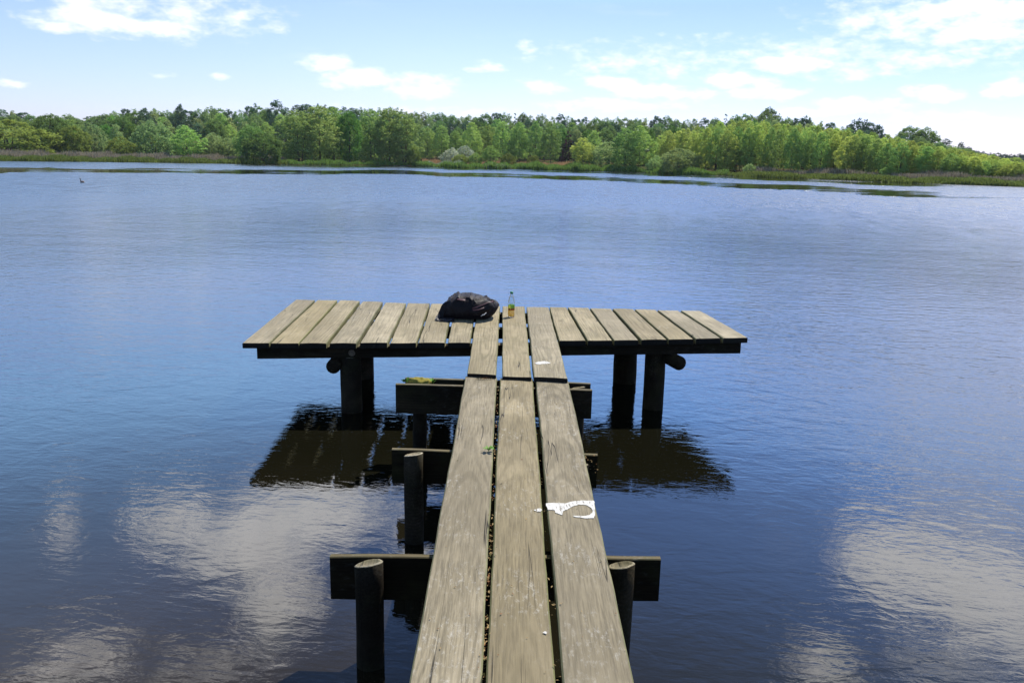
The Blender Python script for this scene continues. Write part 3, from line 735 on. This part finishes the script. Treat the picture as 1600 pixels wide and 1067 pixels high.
wob = K.math('ADD', sp.outputs[2], K.math('MULTIPLY', K.math('SUBTRACT', K.noise(t, 60, 2), .5), .014))
c = K.mix(K.smooth(wob, .090, .094), (.30, .035, .02, 1), (.20, .40, .04, 1))
c = K.mix(K.smooth(K.noise(K.scale(t, (60, 60, 25)), 1.0, 2), .55, .62), c, (.55, .5, .08, 1))
b = K.n('ShaderNodeBsdfPrincipled', {'Base Color': c, 'Roughness': .4}); tl = K.n('ShaderNodeBsdfTranslucent', {'Color': c})
m1 = K.n('ShaderNodeMixShader', {0: .45, 1: b.outputs[0], 2: tl.outputs[0]}); link(K, out, m1.outputs[0])
lathe('label', [(.0334, .074), (.0334, .126)], mt, bot)
lathe('cap', [(.0, .2325), (.0150, .2325), (.0155, .234), (.0155, .252), (.014, .2545), (.0, .2545)], simple('green_cap', (.01, .16, .05, 1), .4, .4), bot)

# ------------------------------------------------------------------ water bird
P = un(128.5, 285.5, 0)
bird = empty('water_bird', P, 'small dark water bird with upright neck floating far out on the left', 'bird')
bm = bmesh.new()
chain = [(-.27, 0, .055, .02), (-.20, 0, .05, .075), (-.05, 0, .05, .115), (.10, 0, .06, .10), (.17, 0, .12, .052), (.185, 0, .22, .036), (.19, 0, .30, .036), (.215, 0, .345, .045), (.26, 0, .345, .03), (.33, 0, .335, .007)]
me = bpy.data.meshes.new('bird_body'); me.from_pydata([c_[:3] for c_ in chain], [(i, i+1) for i in range(len(chain)-1)], [])
o = bpy.data.objects.new('bird_body', me); COL.objects.link(o); o.parent = bird
sk = o.modifiers.new('skin', 'SKIN')
for i, c_ in enumerate(chain): me.skin_vertices[0].data[i].radius = (c_[3], c_[3]*.95)
me.skin_vertices[0].data[2].use_root = True
o.modifiers.new('sub', 'SUBSURF').render_levels = 2
mt, K, out = material('bird_plumage'); sp = K.n('ShaderNodeSeparateXYZ', {0: K.n('ShaderNodeTexCoord').outputs['Object']})
c = K.mix(K.smooth(sp.outputs[0], .02, .12), (.20, .14, .11, 1), (.035, .028, .026, 1))
b = K.n('ShaderNodeBsdfPrincipled', {'Base Color': c, 'Roughness': .7}); link(K, out, b.outputs[0]); me.materials.append(mt)
bird.rotation_euler = (0, 0, math.radians(160)); bird.scale = (.75, .75, .8)

# ------------------------------------------------------------------ foliage
def leafmat(name, col, trans=0.42, var=0.22, radial=0.25):
    mt, K, out = material(name)
    rd = K.n('ShaderNodeObjectInfo').outputs['Random']
    t = K.n('ShaderNodeTexCoord').outputs['Object']
    n_ = K.noise(t, 0.9, 3, .6); n2_ = K.noise(t, 5.0, 2, .5)
    v = K.math('ADD', K.lin(rd, 0, 1, 1-var, 1+var), K.math('MULTIPLY', K.math('SUBTRACT', n_, .5), .7))
    v = K.math('ADD', v, K.math('MULTIPLY', K.math('SUBTRACT', n2_, .5), .25))
    hue = K.math('ADD', .5, K.math('MULTIPLY', K.math('SUBTRACT', K.math('FRACT', K.math('MULTIPLY', rd, 13.7)), .5), .035))
    c = K.n('ShaderNodeHueSaturation', {'Color': col+(1,), 'Value': v, 'Hue': hue, 'Saturation': 1.0}).outputs[0]
    d = K.n('ShaderNodeBsdfDiffuse', {'Color': c})
    nn = None
    if radial:      # leaves face outwards from the crown's middle
        rv = K.n('ShaderNodeVectorTransform', {0: K.vmath('NORMALIZE', K.vmath('SUBTRACT', t, (0, 0, 4.2)))}, vector_type='NORMAL', convert_from='OBJECT', convert_to='WORLD').outputs[0]
        gn = K.n('ShaderNodeNewGeometry').outputs['Normal']
        nn = K.vmath('NORMALIZE', K.vmath('ADD', K.vmath('MULTIPLY', K.vmath('NORMALIZE', rv), (radial,)*3), K.vmath('MULTIPLY', gn, (1-radial,)*3)))
        K.nt.links.new(nn, d.inputs['Normal'])
    tl = K.n('ShaderNodeBsdfTranslucent', {'Color': K.n('ShaderNodeHueSaturation', {'Color': c, 'Hue': .485, 'Value': 1.25}).outputs[0]})
    if nn is not None: K.nt.links.new(nn, tl.inputs['Normal'])
    m_ = K.n('ShaderNodeMixShader', {0: trans, 1: d.outputs[0], 2: tl.outputs[0]}); link(K, out, m_.outputs[0]); return mt
LM = {'alder_dark': leafmat('dark_alder_leaves', (0.234, 0.336, 0.090), 0.3), 'alder': leafmat('alder_leaves', (0.270, 0.415, 0.104), 0.36), 'alder_light': leafmat('light_alder_leaves', (0.365, 0.466, 0.104), 0.38), 'oak': leafmat('oak_leaves', (0.137, 0.231, 0.061)),  # alder_dark: darker green alders of the shore clump
      'bright': leafmat('bright_green_leaves', (0.140, 0.273, 0.051), 0.36), 'willow': leafmat('willow_leaves', (0.275, 0.396, 0.143)), 'birch': leafmat('birch_leaves', (0.260, 0.338, 0.122)),
      'wood': leafmat('woodland_leaves', (0.183, 0.283, 0.089), .35), 'pine': leafmat('pine_needles', (0.109, 0.180, 0.090), .12), 'copper': leafmat('copper_leaves', (0.066, 0.035, 0.029), .3),
      'blossom': leafmat('blossom_leaves', (0.442, 0.493, 0.340), .3), 'shrub': leafmat('shrub_leaves', (0.196, 0.259, 0.055), 0.38), 'hazy': leafmat('haze_tinted_leaves', (0.096, 0.136, 0.096), .2)}  # hazy: distance haze put into the leaf colour
BARK = simple('bark', (.06, .05, .04, 1), .9, .1, 6, .4)
BARKP = simple('pale_bark', (.11, .10, .085, 1), .9, .1, 6, .4)

def crown_mesh(name, prof, nb, nl, lsize, clump, flat=.6, outer=.6, seed=0, lean=0):
    """crown of leaf-sized faces set in clumps; nominal tree height 10"""
    g = np.random.default_rng(seed)
    hs = np.array([p[0] for p in prof]); rs = np.array([p[1] for p in prof])
    cz = []
    ww = np.interp(np.linspace(hs[0], hs[-1], 200), hs, rs)**1.25+.05
    cdf = np.cumsum(ww)/ww.sum()
    z = np.interp(g.random(nb), cdf, np.linspace(hs[0], hs[-1], 200))
    R_ = np.interp(z, hs, rs); th = g.random(nb)*2*np.pi
    lob = 1+.16*np.sin(3*th+seed)+.12*np.sin(5*th+seed*2+z*1.3)
    rad = R_*lob*(1-(1-outer)*g.random(nb)**1.6)
    C = np.stack([rad*np.cos(th), rad*np.sin(th), z], 1)
    cs = clump*(.65+.7*g.random(nb))
    idx = np.repeat(np.arange(nb), nl); n = len(idx)
    d = g.normal(size=(n, 3)); d /= np.linalg.norm(d, axis=1)[:, None]; d *= (g.random(n)**.45)[:, None]
    P = C[idx]+d*cs[idx][:, None]*np.array([1, 1, flat])
    nrm = g.normal(size=(n, 3))+np.array([0, 0, .9]); nrm /= np.linalg.norm(nrm, axis=1)[:, None]
    a = np.cross(nrm, g.normal(size=(n, 3))); a /= np.linalg.norm(a, axis=1)[:, None]; b_ = np.cross(nrm, a)
    s = lsize*(.6+.8*g.random(n))[:, None]
    V = np.stack([P-a*s, P-b_*s*.55, P+a*s, P+b_*s*.55], 1).reshape(-1, 3)
    V[:, 2] = np.maximum(V[:, 2], .02)
    me = bpy.data.meshes.new(name); me.vertices.add(n*4); me.vertices.foreach_set('co', V.astype(np.float32).ravel())
    me.loops.add(n*4); me.loops.foreach_set('vertex_index', np.arange(n*4, dtype=np.int32))
    me.polygons.add(n); me.polygons.foreach_set('loop_start', (np.arange(n)*4).astype(np.int32))
    me.update(calc_edges=True); me.materials.append(LM['wood'])
    return me, C
def trunk_mesh(name, C, top, r, seed, stems=1, nl=16):
    g = random.Random(seed); v, f = [], []
    for s in range(stems):
        ox = (g.uniform(-.5, .5), g.uniform(-.5, .5)) if stems > 1 else (0, 0)
        tp = [Vector((ox[0]*(.4+t*1.6)+g.uniform(-.08, .08)*t, ox[1]*(.4+t*1.6)+g.uniform(-.08, .08)*t, -.3+(top+.3)*t)) for t in np.linspace(0, 1, 8)]
        tube(tp, [r*(1.25 if i == 0 else 1)*(1-.85*i/7) for i in range(8)], 7, v, f)
        for k_ in range(nl//stems):
            c_ = Vector(C[g.randrange(len(C))]); z0 = max(top*.2, min(top*.92, c_.z-abs(c_.x)*.5-g.uniform(.2, .9)))
            t = (z0+.3)/(top+.3); i = min(6, int(t*7)); st = tp[i].lerp(tp[i+1], t*7-i)
            mid = st.lerp(c_, .5)+Vector((0, 0, .15))
            tube([st, mid, c_], [r*.35*(1-.6*t), r*.22*(1-.5*t), r*.07], 5, v, f, cap=False)
    me = bpy.data.meshes.new(name); me.from_pydata([tuple(x) for x in v], [], f); me.update(); me.materials.append(BARK)
    me.polygons.foreach_set('use_smooth', [True]*len(me.polygons)); return me
SH = {}
def shape(key, variants, prof, nb, nl, lsize, clump, flat, outer, top, r, stems=1, limbs=16):
    SH[key] = []
    for i in range(variants):
        g = random.Random(hash((len(SH), i)) % 9999)
        pr = [(h_, r_*g.uniform(.86, 1.14)) for h_, r_ in prof]
        cm, C = crown_mesh(key+'_crown', pr, nb, nl, lsize, clump, flat, outer, seed=17*i+len(SH)*101)
        SH[key].append((cm, trunk_mesh(key+'_trunk', C, top, r, i*7+len(SH), stems, limbs)))
shape('alder', 4, [(1.4, 1.5), (3, 2.3), (5, 2.5), (7, 2.1), (8.6, 1.25), (9.8, .35)], 330, 30, .122, .42, .62, .45, 8.2, .10, 1, 24)
shape('alder_group', 2, [(.7, 1.6), (2.5, 2.5), (5, 2.7), (7.2, 2.2), (8.8, 1.3), (9.8, .4)], 360, 30, .122, .42, .62, .45, 8.2, .085, 4, 28)
shape('round_tree', 4, [(.6, 1.8), (2.6, 3.0), (4.8, 3.5), (6.8, 3.1), (8.4, 2.2), (9.4, 1.1), (9.9, .3)], 380, 30, .16, .56, .8, .7, 7.5, .22, 1, 18)
shape('bush', 4, [(.1, 3.8), (1.5, 4.6), (4, 4.9), (6.5, 4.1), (8.4, 2.7), (9.5, 1.3), (9.9, .4)], 420, 27, .20, .62, .85, .75, 6, .14, 5, 20)
shape('birch', 3, [(1.6, 1.0), (3.6, 1.7), (5.5, 1.8), (7.5, 1.35), (9.8, .3)], 210, 28, .12, .42, .8, .45, 8.4, .09, 1, 18)
shape('pine', 3, [(3.4, 1.0), (5.4, 1.9), (7.4, 2.1), (8.8, 1.6), (9.8, .5)], 170, 36, .128, .48, .6, .5, 8.6, .13, 1, 16)
shape('spruce', 2, [(.6, 2.3), (3, 1.9), (5.5, 1.35), (8, .7), (9.9, .08)], 240, 28, .12, .36, .5, .7, 9.6, .15, 1, 10)
protos = {}
count = [0]
def put(name, key, mat, px, topy, r, hw, label, cat, group=None, zbase=None, variant=None):
    """a tree or bush of its own: base on the ground at distance r, crown top seen at row topy, half width hw (image rows/cols of the photo)"""
    T = atr(px, topy, r); a = math.degrees(math.atan2(T.x, T.y)); s = r/Ds(a)
    zb = float(ground_z(a, s if s < 2 else 2.0)) if zbase is None else zbase
    hgt = max(T.z-zb, .8)
    vs = SH[key]; cm, tm = vs[count[0] % len(vs) if variant is None else variant]; count[0] += 1
    root = bpy.data.objects.new(name, None); COL.objects.link(root); root.location = (T.x, T.y, zb); root.empty_display_size = .5
    root.rotation_euler = (0, 0, rnd.uniform(0, 6.28)); tag(root, label, cat, group)
    rmax = {'alder': 2.9, 'alder_group': 3.1, 'round_tree': 4.2, 'bush': 5.7, 'birch': 2.2, 'pine': 2.5, 'spruce': 2.5}[key]
    wd = hw*r/FPX/rmax; hz = hgt/9.75
    root.scale = (wd, wd, hz)
    k_ = (key, id(cm))
    if k_ not in protos:
        c_ = bpy.data.objects.new('crown', cm); t_ = bpy.data.objects.new('trunk', tm); protos[k_] = (c_, t_)
    else:
        c_, t_ = [x.copy() for x in protos[k_]]
    for x in (c_, t_): COL.objects.link(x); x.parent = root
    c_.material_slots[0].link = 'OBJECT'; c_.material_slots[0].material = LM[mat]
    t_.material_slots[0].link = 'OBJECT'; t_.material_slots[0].material = BARKP if key == 'birch' else BARK
    return root
def rs(px, s):      # distance of s shore lengths along the column px
    P = ray(px, 250); return Ds(math.degrees(math.atan2(P.x, P.y)))*s

# --- single trees of the near shore, left to right
FRONT = [
 ('bushy_tree', 'bush', 'shrub', 8, 187, 1.16, 62, 'big pale yellow-green rounded tree at the left end of the far shore', 'tree'),
 ('oak_tree', 'round_tree', 'oak', 75, 180, 1.20, 30, 'dark green round crowned tree behind the left reeds', 'tree'),
 ('bush', 'bush', 'shrub', 112, 197, 1.17, 26, 'light green bush just right of the dark round tree', 'bush'),
 ('bush', 'bush', 'birch', 142, 194, 1.2, 25, 'soft green sloping bush between dark round tree and low yellow-green bush', 'bush'),
 ('bush', 'bush', 'shrub', 187, 214, 1.14, 21, 'low bright yellow-green round bush behind the left reeds', 'bush'),
 ('willow_tree', 'bush', 'willow', 237, 190, 1.16, 31, 'olive grey domed willow behind the left reeds', 'tree'),
 ('alder_tree', 'alder', 'alder', 290, 197, 1.10, 25, 'small pale layered alder standing out above the left reeds', 'tree'),
 ('bush', 'bush', 'birch', 331, 209, 1.13, 18, 'grey green bush right of the small layered alder', 'bush'),
 ('bush', 'bush', 'willow', 356, 216, 1.13, 20, 'low grey green bush left of the dark shore willow', 'bush'),
 ('bush', 'bush', 'alder', 392, 194, 1.06, 28, 'taller light topped bush behind the dark shore willow', 'bush'),
 ('willow_tree', 'bush', 'oak', 410, 208, 1.015, 33, 'dark rounded willow at the water edge left of the tall alders', 'tree'),
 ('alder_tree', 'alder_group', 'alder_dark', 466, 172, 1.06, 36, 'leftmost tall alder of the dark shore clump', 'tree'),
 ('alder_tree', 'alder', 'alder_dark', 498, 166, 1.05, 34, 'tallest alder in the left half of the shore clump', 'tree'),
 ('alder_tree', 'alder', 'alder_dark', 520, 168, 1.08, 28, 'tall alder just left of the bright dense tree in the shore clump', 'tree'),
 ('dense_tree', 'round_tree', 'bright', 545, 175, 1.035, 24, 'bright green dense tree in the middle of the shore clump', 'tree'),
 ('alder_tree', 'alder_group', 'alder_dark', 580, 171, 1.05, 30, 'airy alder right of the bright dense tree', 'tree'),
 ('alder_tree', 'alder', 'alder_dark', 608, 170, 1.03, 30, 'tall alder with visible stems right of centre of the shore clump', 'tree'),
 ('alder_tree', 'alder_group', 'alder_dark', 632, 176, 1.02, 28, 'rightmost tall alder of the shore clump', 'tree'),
 ('bush', 'bush', 'shrub', 648, 232, 1.01, 12, 'low light green bush at the right foot of the shore clump', 'bush'),
 ('blossom_bush', 'bush', 'blossom', 706, 232, 1.10, 17, 'left pale grey-white flowering bush by the brown meadow', 'bush'),
 ('blossom_bush', 'bush', 'blossom', 727, 228, 1.12, 16, 'right pale grey-white flowering bush by the brown meadow', 'bush'),
 ('bush', 'bush', 'shrub', 719, 241, 1.05, 14, 'green bush in front of the white flowering bushes', 'bush'),
 ('bush', 'bush', 'alder', 743, 240, 1.05, 12, 'green bush between white flowering bushes and small alder', 'bush'),
 ('alder_tree', 'alder', 'alder', 766, 228, 1.045, 15, 'small alder on the bank right of the white flowering bushes', 'tree'),
 ('bush', 'bush', 'shrub', 794, 240, 1.05, 14, 'rounded green bush right of the small bank alder', 'bush'),
 ('bush', 'bush', 'shrub', 834, 242, 1.08, 10, 'lone pale bush at the left of the reddish meadow strip', 'bush'),
 ('copper_tree', 'spruce', 'copper', 889, 205, 1.3, 15, 'dark purple leaved tree at the wood edge behind the meadow', 'tree'),
 ('alder_tree', 'alder', 'alder_light', 911, 216, 1.05, 20, 'young pale alder alone in the reddish meadow strip', 'tree'),
 ('willow_tree', 'bush', 'willow', 952, 222, 1.07, 33, 'grey green domed willow behind the twin stemmed alders', 'tree'),
 ('alder_tree', 'alder_group', 'alder', 979, 199, 1.03, 24, 'left alder of the pair with bare stems beside the grey willow', 'tree'),
 ('alder_tree', 'alder', 'alder', 1002, 197, 1.035, 24, 'right alder of the pair with bare stems beside the grey willow', 'tree'),
 ('bush', 'bush', 'willow', 1026, 244, 1.03, 16, 'low grey bush between alder pair and dark domed willow', 'bush'),
 ('willow_tree', 'bush', 'willow', 1062, 232, 1.02, 32, 'domed willow with shaded front hanging over the water', 'tree'),
 ('bush', 'bush', 'willow', 1172, 256, 1.04, 10, 'small grey bush at the foot of the right grove', 'bush'),
 ('bush', 'bush', 'alder', 1385, 262, 1.06, 12, 'low bush in front of the right grove above the reeds', 'bush'),
 ('bush', 'bush', 'bright', 1478, 258, 1.09, 22, 'left rounded bush of the low row before the right end grove', 'bush'),
 ('bush', 'bush', 'bright', 1516, 259, 1.09, 20, 'right rounded bush of the low row before the right end grove', 'bush'),
 ('bush', 'bush', 'shrub', 1578, 268, 1.12, 14, 'low light bush at the right end of the shore', 'bush'),
 ('dense_tree', 'round_tree', 'wood', 1202, 170, 1.75, 24, 'tall round tree rising highest above the right grove', 'tree'),
 ('dense_tree', 'round_tree', 'oak', 1261, 183, 1.75, 15, 'small round dark tree on the skyline right of the tallest one', 'tree'),
 ('pine_tree', 'round_tree', 'pine', 1343, 187, 1.75, 24, 'left dark blue-green dome of the skyline pine clump', 'tree'),
 ('pine_tree', 'round_tree', 'pine', 1364, 194, 1.77, 22, 'right dark blue-green dome of the skyline pine clump', 'tree'),
 ('oak_tree', 'round_tree', 'oak', 1424, 199, 1.8, 26, 'left half of the wide spreading skyline oaks', 'tree'),
 ('oak_tree', 'round_tree', 'oak', 1450, 201, 1.8, 26, 'right half of the wide spreading skyline oaks', 'tree'),
 ('birch_tree', 'birch', 'hazy', 1480, 217, 1.8, 14, 'thin pale tree right of the spreading skyline oaks', 'tree'),
 ('birch_tree', 'birch', 'hazy', 1502, 223, 1.8, 12, 'last thin pale tree on the skyline towards the right', 'tree'),
 ('spruce_tree', 'spruce', 'pine', 398, 162, 1.5, 12, 'dark pointed conifer on the skyline above the left shore', 'tree'),
 ('pine_tree', 'pine', 'pine', 432, 158, 1.5, 16, 'dark pine rising highest on the skyline left of the shore clump', 'tree'),
 ('pine_tree', 'pine', 'pine', 281, 164, 1.5, 9, 'lone dark pine tip on the skyline of the left wood', 'tree'),
]
for nm, key, mat, px, ty, s, hw, lab, cat in FRONT:
    put(nm, key, mat, px, ty, rs(px, s), hw, lab, cat)

# --- the wood behind: rows of individual trees under the skyline of the photo
SKY = [(-20, 172), (0, 172), (28, 172), (60, 182), (105, 178), (130, 186), (165, 178), (190, 169), (240, 168), (262, 170), (300, 174), (328, 167), (362, 171), (395, 168), (470, 168), (485, 164), (526, 167), (575, 170), (618, 168), (650, 175), (683, 175), (710, 182), (740, 181), (780, 178), (815, 178), (860, 180), (900, 185), (940, 182), (980, 183), (1030, 181), (1060, 188), (1090, 185), (1110, 188), (1140, 180), (1180, 178), (1240, 184), (1290, 192), (1350, 202), (1390, 213), (1440, 216), (1480, 224), (1520, 236), (1560, 242), (1640, 246)]
sx_, sy_ = zip(*SKY)
def skyl(x): return float(np.interp(x, sx_, sy_))
def pick(x, row):
    u = rnd.random()
    if row == 0:
        if u < .24: return ('pine_tree', 'pine', 'pine', 12)
        if u < .30: return ('spruce_tree', 'spruce', 'pine', 9)
        if u < .45: return ('birch_tree', 'birch', 'birch', 11)
        return ('woodland_tree', 'round_tree', 'wood', 18)
    if u < .12: return ('pine_tree', 'pine', 'pine', 12)
    if u < .30: return ('birch_tree', 'birch', 'birch', 13)
    if u < .42: return ('woodland_tree', 'round_tree', 'oak', 19)
    if u < .54: return ('woodland_tree', 'round_tree', 'bright', 17)
    if u < .70: return ('alder_tree', 'alder', 'alder', 17)
    return ('woodland_tree', 'round_tree', 'wood', 19)
NICE = {('pine_tree', 'pine'): 'dark pine', ('spruce_tree', 'pine'): 'dark pointed spruce', ('birch_tree', 'birch'): 'slender pale birch', ('woodland_tree', 'wood'): 'mid green broadleaf tree',
        ('woodland_tree', 'oak'): 'dark green broadleaf tree', ('woodland_tree', 'bright'): 'bright green broadleaf tree', ('alder_tree', 'alder'): 'yellowish green alder'}
ROWS = [(0, 1.62, 14.5, 0, 2.5, 'on the skyline of the far wood'), (1, 1.45, 17, 11, 4, 'in the upper middle of the far wood'), (2, 1.34, 21, 22, 5, 'at the front edge of the far wood')]
for row, s, step, dy, jit, where in ROWS:
    x = -12.0
    while x < 1540:
        nm, key, mat, hw = pick(x, row)
        if row == 2 and x > 1040: break
        if row == 1 and x > 1420: break
        ty = skyl(x)+dy+rnd.uniform(-jit, jit)+(-2.5 if mat == 'pine' and row == 0 else 0)+(2 if row == 0 else 0)
        if x > 1180 and row == 1: ty = skyl(x)+dy*.6+rnd.uniform(0, 3)
        put(nm, key, mat, x, ty, rs(x, s*rnd.uniform(.97, 1.04)), hw*rnd.uniform(.85, 1.2), f'{NICE[(nm, mat)]} {where}', 'tree', f'{NICE[(nm, mat)]}s {where}')
        x += step*rnd.uniform(.75, 1.25)
# alders along the far edge of the meadow
for x, ty, hw in ((668, 200, 17), (690, 196, 16), (712, 205, 15), (738, 192, 18), (762, 196, 15), (786, 190, 19), (812, 192, 18), (838, 190, 18), (862, 192, 17), (930, 204, 16)):
    put('alder_tree', 'alder', 'alder', x, ty, rs(x, 1.22+rnd.uniform(-.02, .02)), hw, 'upright alder in the row behind the reddish meadow', 'tree', 'alders behind the meadow')
# low growth closing the foot of the wood on the left
for x in range(-5, 440, 24):
    put('bush', 'bush', rnd.choice(('wood', 'oak', 'shrub', 'birch')), x+rnd.uniform(-5, 5), rnd.uniform(206, 220), rs(x, 1.25), rnd.uniform(16, 24), 'undergrowth bush in the shade of the left wood', 'bush', 'undergrowth bushes of the left wood')
for x in (452, 484, 512, 540, 566, 592, 618, 638):
    put('bush', 'bush', 'oak', x+rnd.uniform(-4, 4), rnd.uniform(222, 232), rs(x, 1.13), rnd.uniform(14, 19), 'dark undergrowth bush behind the stems of the tall shore clump', 'bush', 'undergrowth behind the shore clump')
# --- the grove on the right, row behind row
GT = [(1010, 214), (1050, 206), (1100, 197), (1150, 190), (1200, 191), (1250, 197), (1330, 205), (1400, 216), (1460, 226), (1500, 236), (1560, 247), (1640, 254)]
gx_, gy_ = zip(*GT)
for row, (s, step, dy) in enumerate([(1.085, 17, 7), (1.13, 17, 3), (1.20, 18, 0), (1.29, 20, -1)]):
    x = (1086 if row == 0 else 1030)+row*5
    while x < 1610:
        ty = float(np.interp(x, gx_, gy_))+dy+rnd.uniform(-3, 3.5)
        key = 'alder' if rnd.random() < .75 else ('alder_group' if row < 2 else 'birch')
        mat = 'alder_light' if (row > 0 or rnd.random() < .4) else 'alder'
        where = 'in the front row of the right hand grove' if row == 0 else 'inside the right hand grove'
        put('alder_tree', key, mat, x, ty, rs(x, s*rnd.uniform(.985, 1.015)), rnd.uniform(13, 18), f'pale green young alder {where}', 'tree', f'young alders {where}')
        x += step*rnd.uniform(.75, 1.25)
# far hill at the right end
for x in range(1515, 1625, 11):
    put('woodland_tree', 'round_tree', 'hazy', x, skyl(x)-2+rnd.uniform(-2, 2), 430, rnd.uniform(10, 16), 'hazy blue-green tree on the distant hill at the right', 'tree', 'hazy trees on the distant right hill', zbase=.6)

# ------------------------------------------------------------------ reeds and bank grass
def blades(name, spec, mats, label, cat, seed):
    g = np.random.default_rng(seed); VV, MI = [], []
    for (x0, x1, s0, s1, h0, h1, n, mi) in spec:
        px = x0+(x1-x0)*g.random(n); P = np.array([[ray(p, 250).x, ray(p, 250).y] for p in px]); A = np.degrees(np.arctan2(P[:, 0], P[:, 1]))
        S = s0+(s1-s0)*g.random(n); D = np.interp(A, saz, sds)*S
        Z = ground_z(A, S); X = D*np.sin(np.radians(A)); Y = D*np.cos(np.radians(A))
        patch = .78+.22*np.sin(X*.7+seed)+.18*np.sin(X*1.9+Y*.3)
        hh = (h0+(h1-h0)*g.random(n))*patch; wd = .035+.05*g.random(n); th = g.random(n)*np.pi; lx, ly = g.normal(size=n)*.16*hh, g.normal(size=n)*.16*hh
        cx, sy = np.cos(th)*wd, np.sin(th)*wd
        V = np.stack([np.stack([X-cx, Y-sy, Z-.15], 1), np.stack([X+cx, Y+sy, Z-.15], 1), np.stack([X+cx*.8+lx*.4, Y+sy*.8+ly*.4, Z+hh*.6], 1), np.stack([X+lx, Y+ly, Z+hh], 1), np.stack([X-cx*.8+lx*.4, Y-sy*.8+ly*.4, Z+hh*.6], 1)], 1)
        VV.append(V.reshape(-1, 3)); MI.append(np.full(n, mi))
    V = np.concatenate(VV); MI = np.concatenate(MI); n = len(MI)
    me = bpy.data.meshes.new(name); me.vertices.add(n*5); me.vertices.foreach_set('co', V.astype(np.float32).ravel())
    me.loops.add(n*5); me.loops.foreach_set('vertex_index', np.arange(n*5, dtype=np.int32)); me.polygons.add(n); me.polygons.foreach_set('loop_start', (np.arange(n)*5).astype(np.int32))
    me.update(calc_edges=True)
    for mm in mats: me.materials.append(mm)
    me.polygons.foreach_set('material_index', MI.astype(np.int32))
    o = bpy.data.objects.new(name, me); COL.objects.link(o); tag(o, label, cat, kind='stuff'); return o
RG = leafmat('reed_green', (.13, .20, .045), .4, radial=0); RB = leafmat('reed_brown', (.33, .30, .20), .2, radial=0); RG2 = leafmat('bank_grass', (.12, .20, .04), .4, radial=0); RR = leafmat('meadow_russet', (.33, .20, .10), .3, radial=0)
RW = leafmat('bank_umbels', (.30, .33, .24), .3, radial=0)
blades('reeds', [(-30, 450, 1.035, 1.10, 1.0, 1.6, 15000, 1), (-30, 450, .996, 1.03, .5, 1.0, 15000, 0), (1180, 1640, 1.035, 1.075, .9, 1.4, 9000, 1), (1120, 1640, .996, 1.03, .45, .85, 16000, 0)], [RG, RB], 'reed belt of green shoots and dry brown stalks along the far shore', 'reeds', 3)
blades('bank_grass', [(440, 660, 1.0, 1.02, .5, 1.1, 7000, 0), (655, 960, .998, 1.03, .5, 1.3, 12000, 0), (790, 960, 1.0, 1.04, .9, 1.5, 4000, 0), (950, 1140, .998, 1.015, .6, 1.2, 5000, 0), (660, 980, 1.05, 1.22, .6, 1.1, 16000, 1), (670, 720, 1.01, 1.03, .9, 1.3, 900, 2), (755, 800, 1.0, 1.02, .7, 1.0, 600, 2)], [RG2, RR, RW], 'grassy bank with russet meadow plants beyond the water', 'bank grass', 5)

# ------------------------------------------------------------------ the air between the jetty and the far wood
bm = bmesh.new(); bmesh.ops.create_cube(bm, size=1, matrix=Matrix.Translation((0, 0, 15.5))@Matrix.Diagonal((2000, 2000, 36, 1)))
mt, K, out = material('summer_haze')
pv_ = K.n('ShaderNodeVolumePrincipled', {'Color': (.80, .88, 1.0, 1), 'Density': 0.00009, 'Anisotropy': 0.2})
link(K, out, pv_.outputs[0], 'Volume')
hz_ = bm_obj('haze', bm, mt); hz_['kind'] = 'stuff'
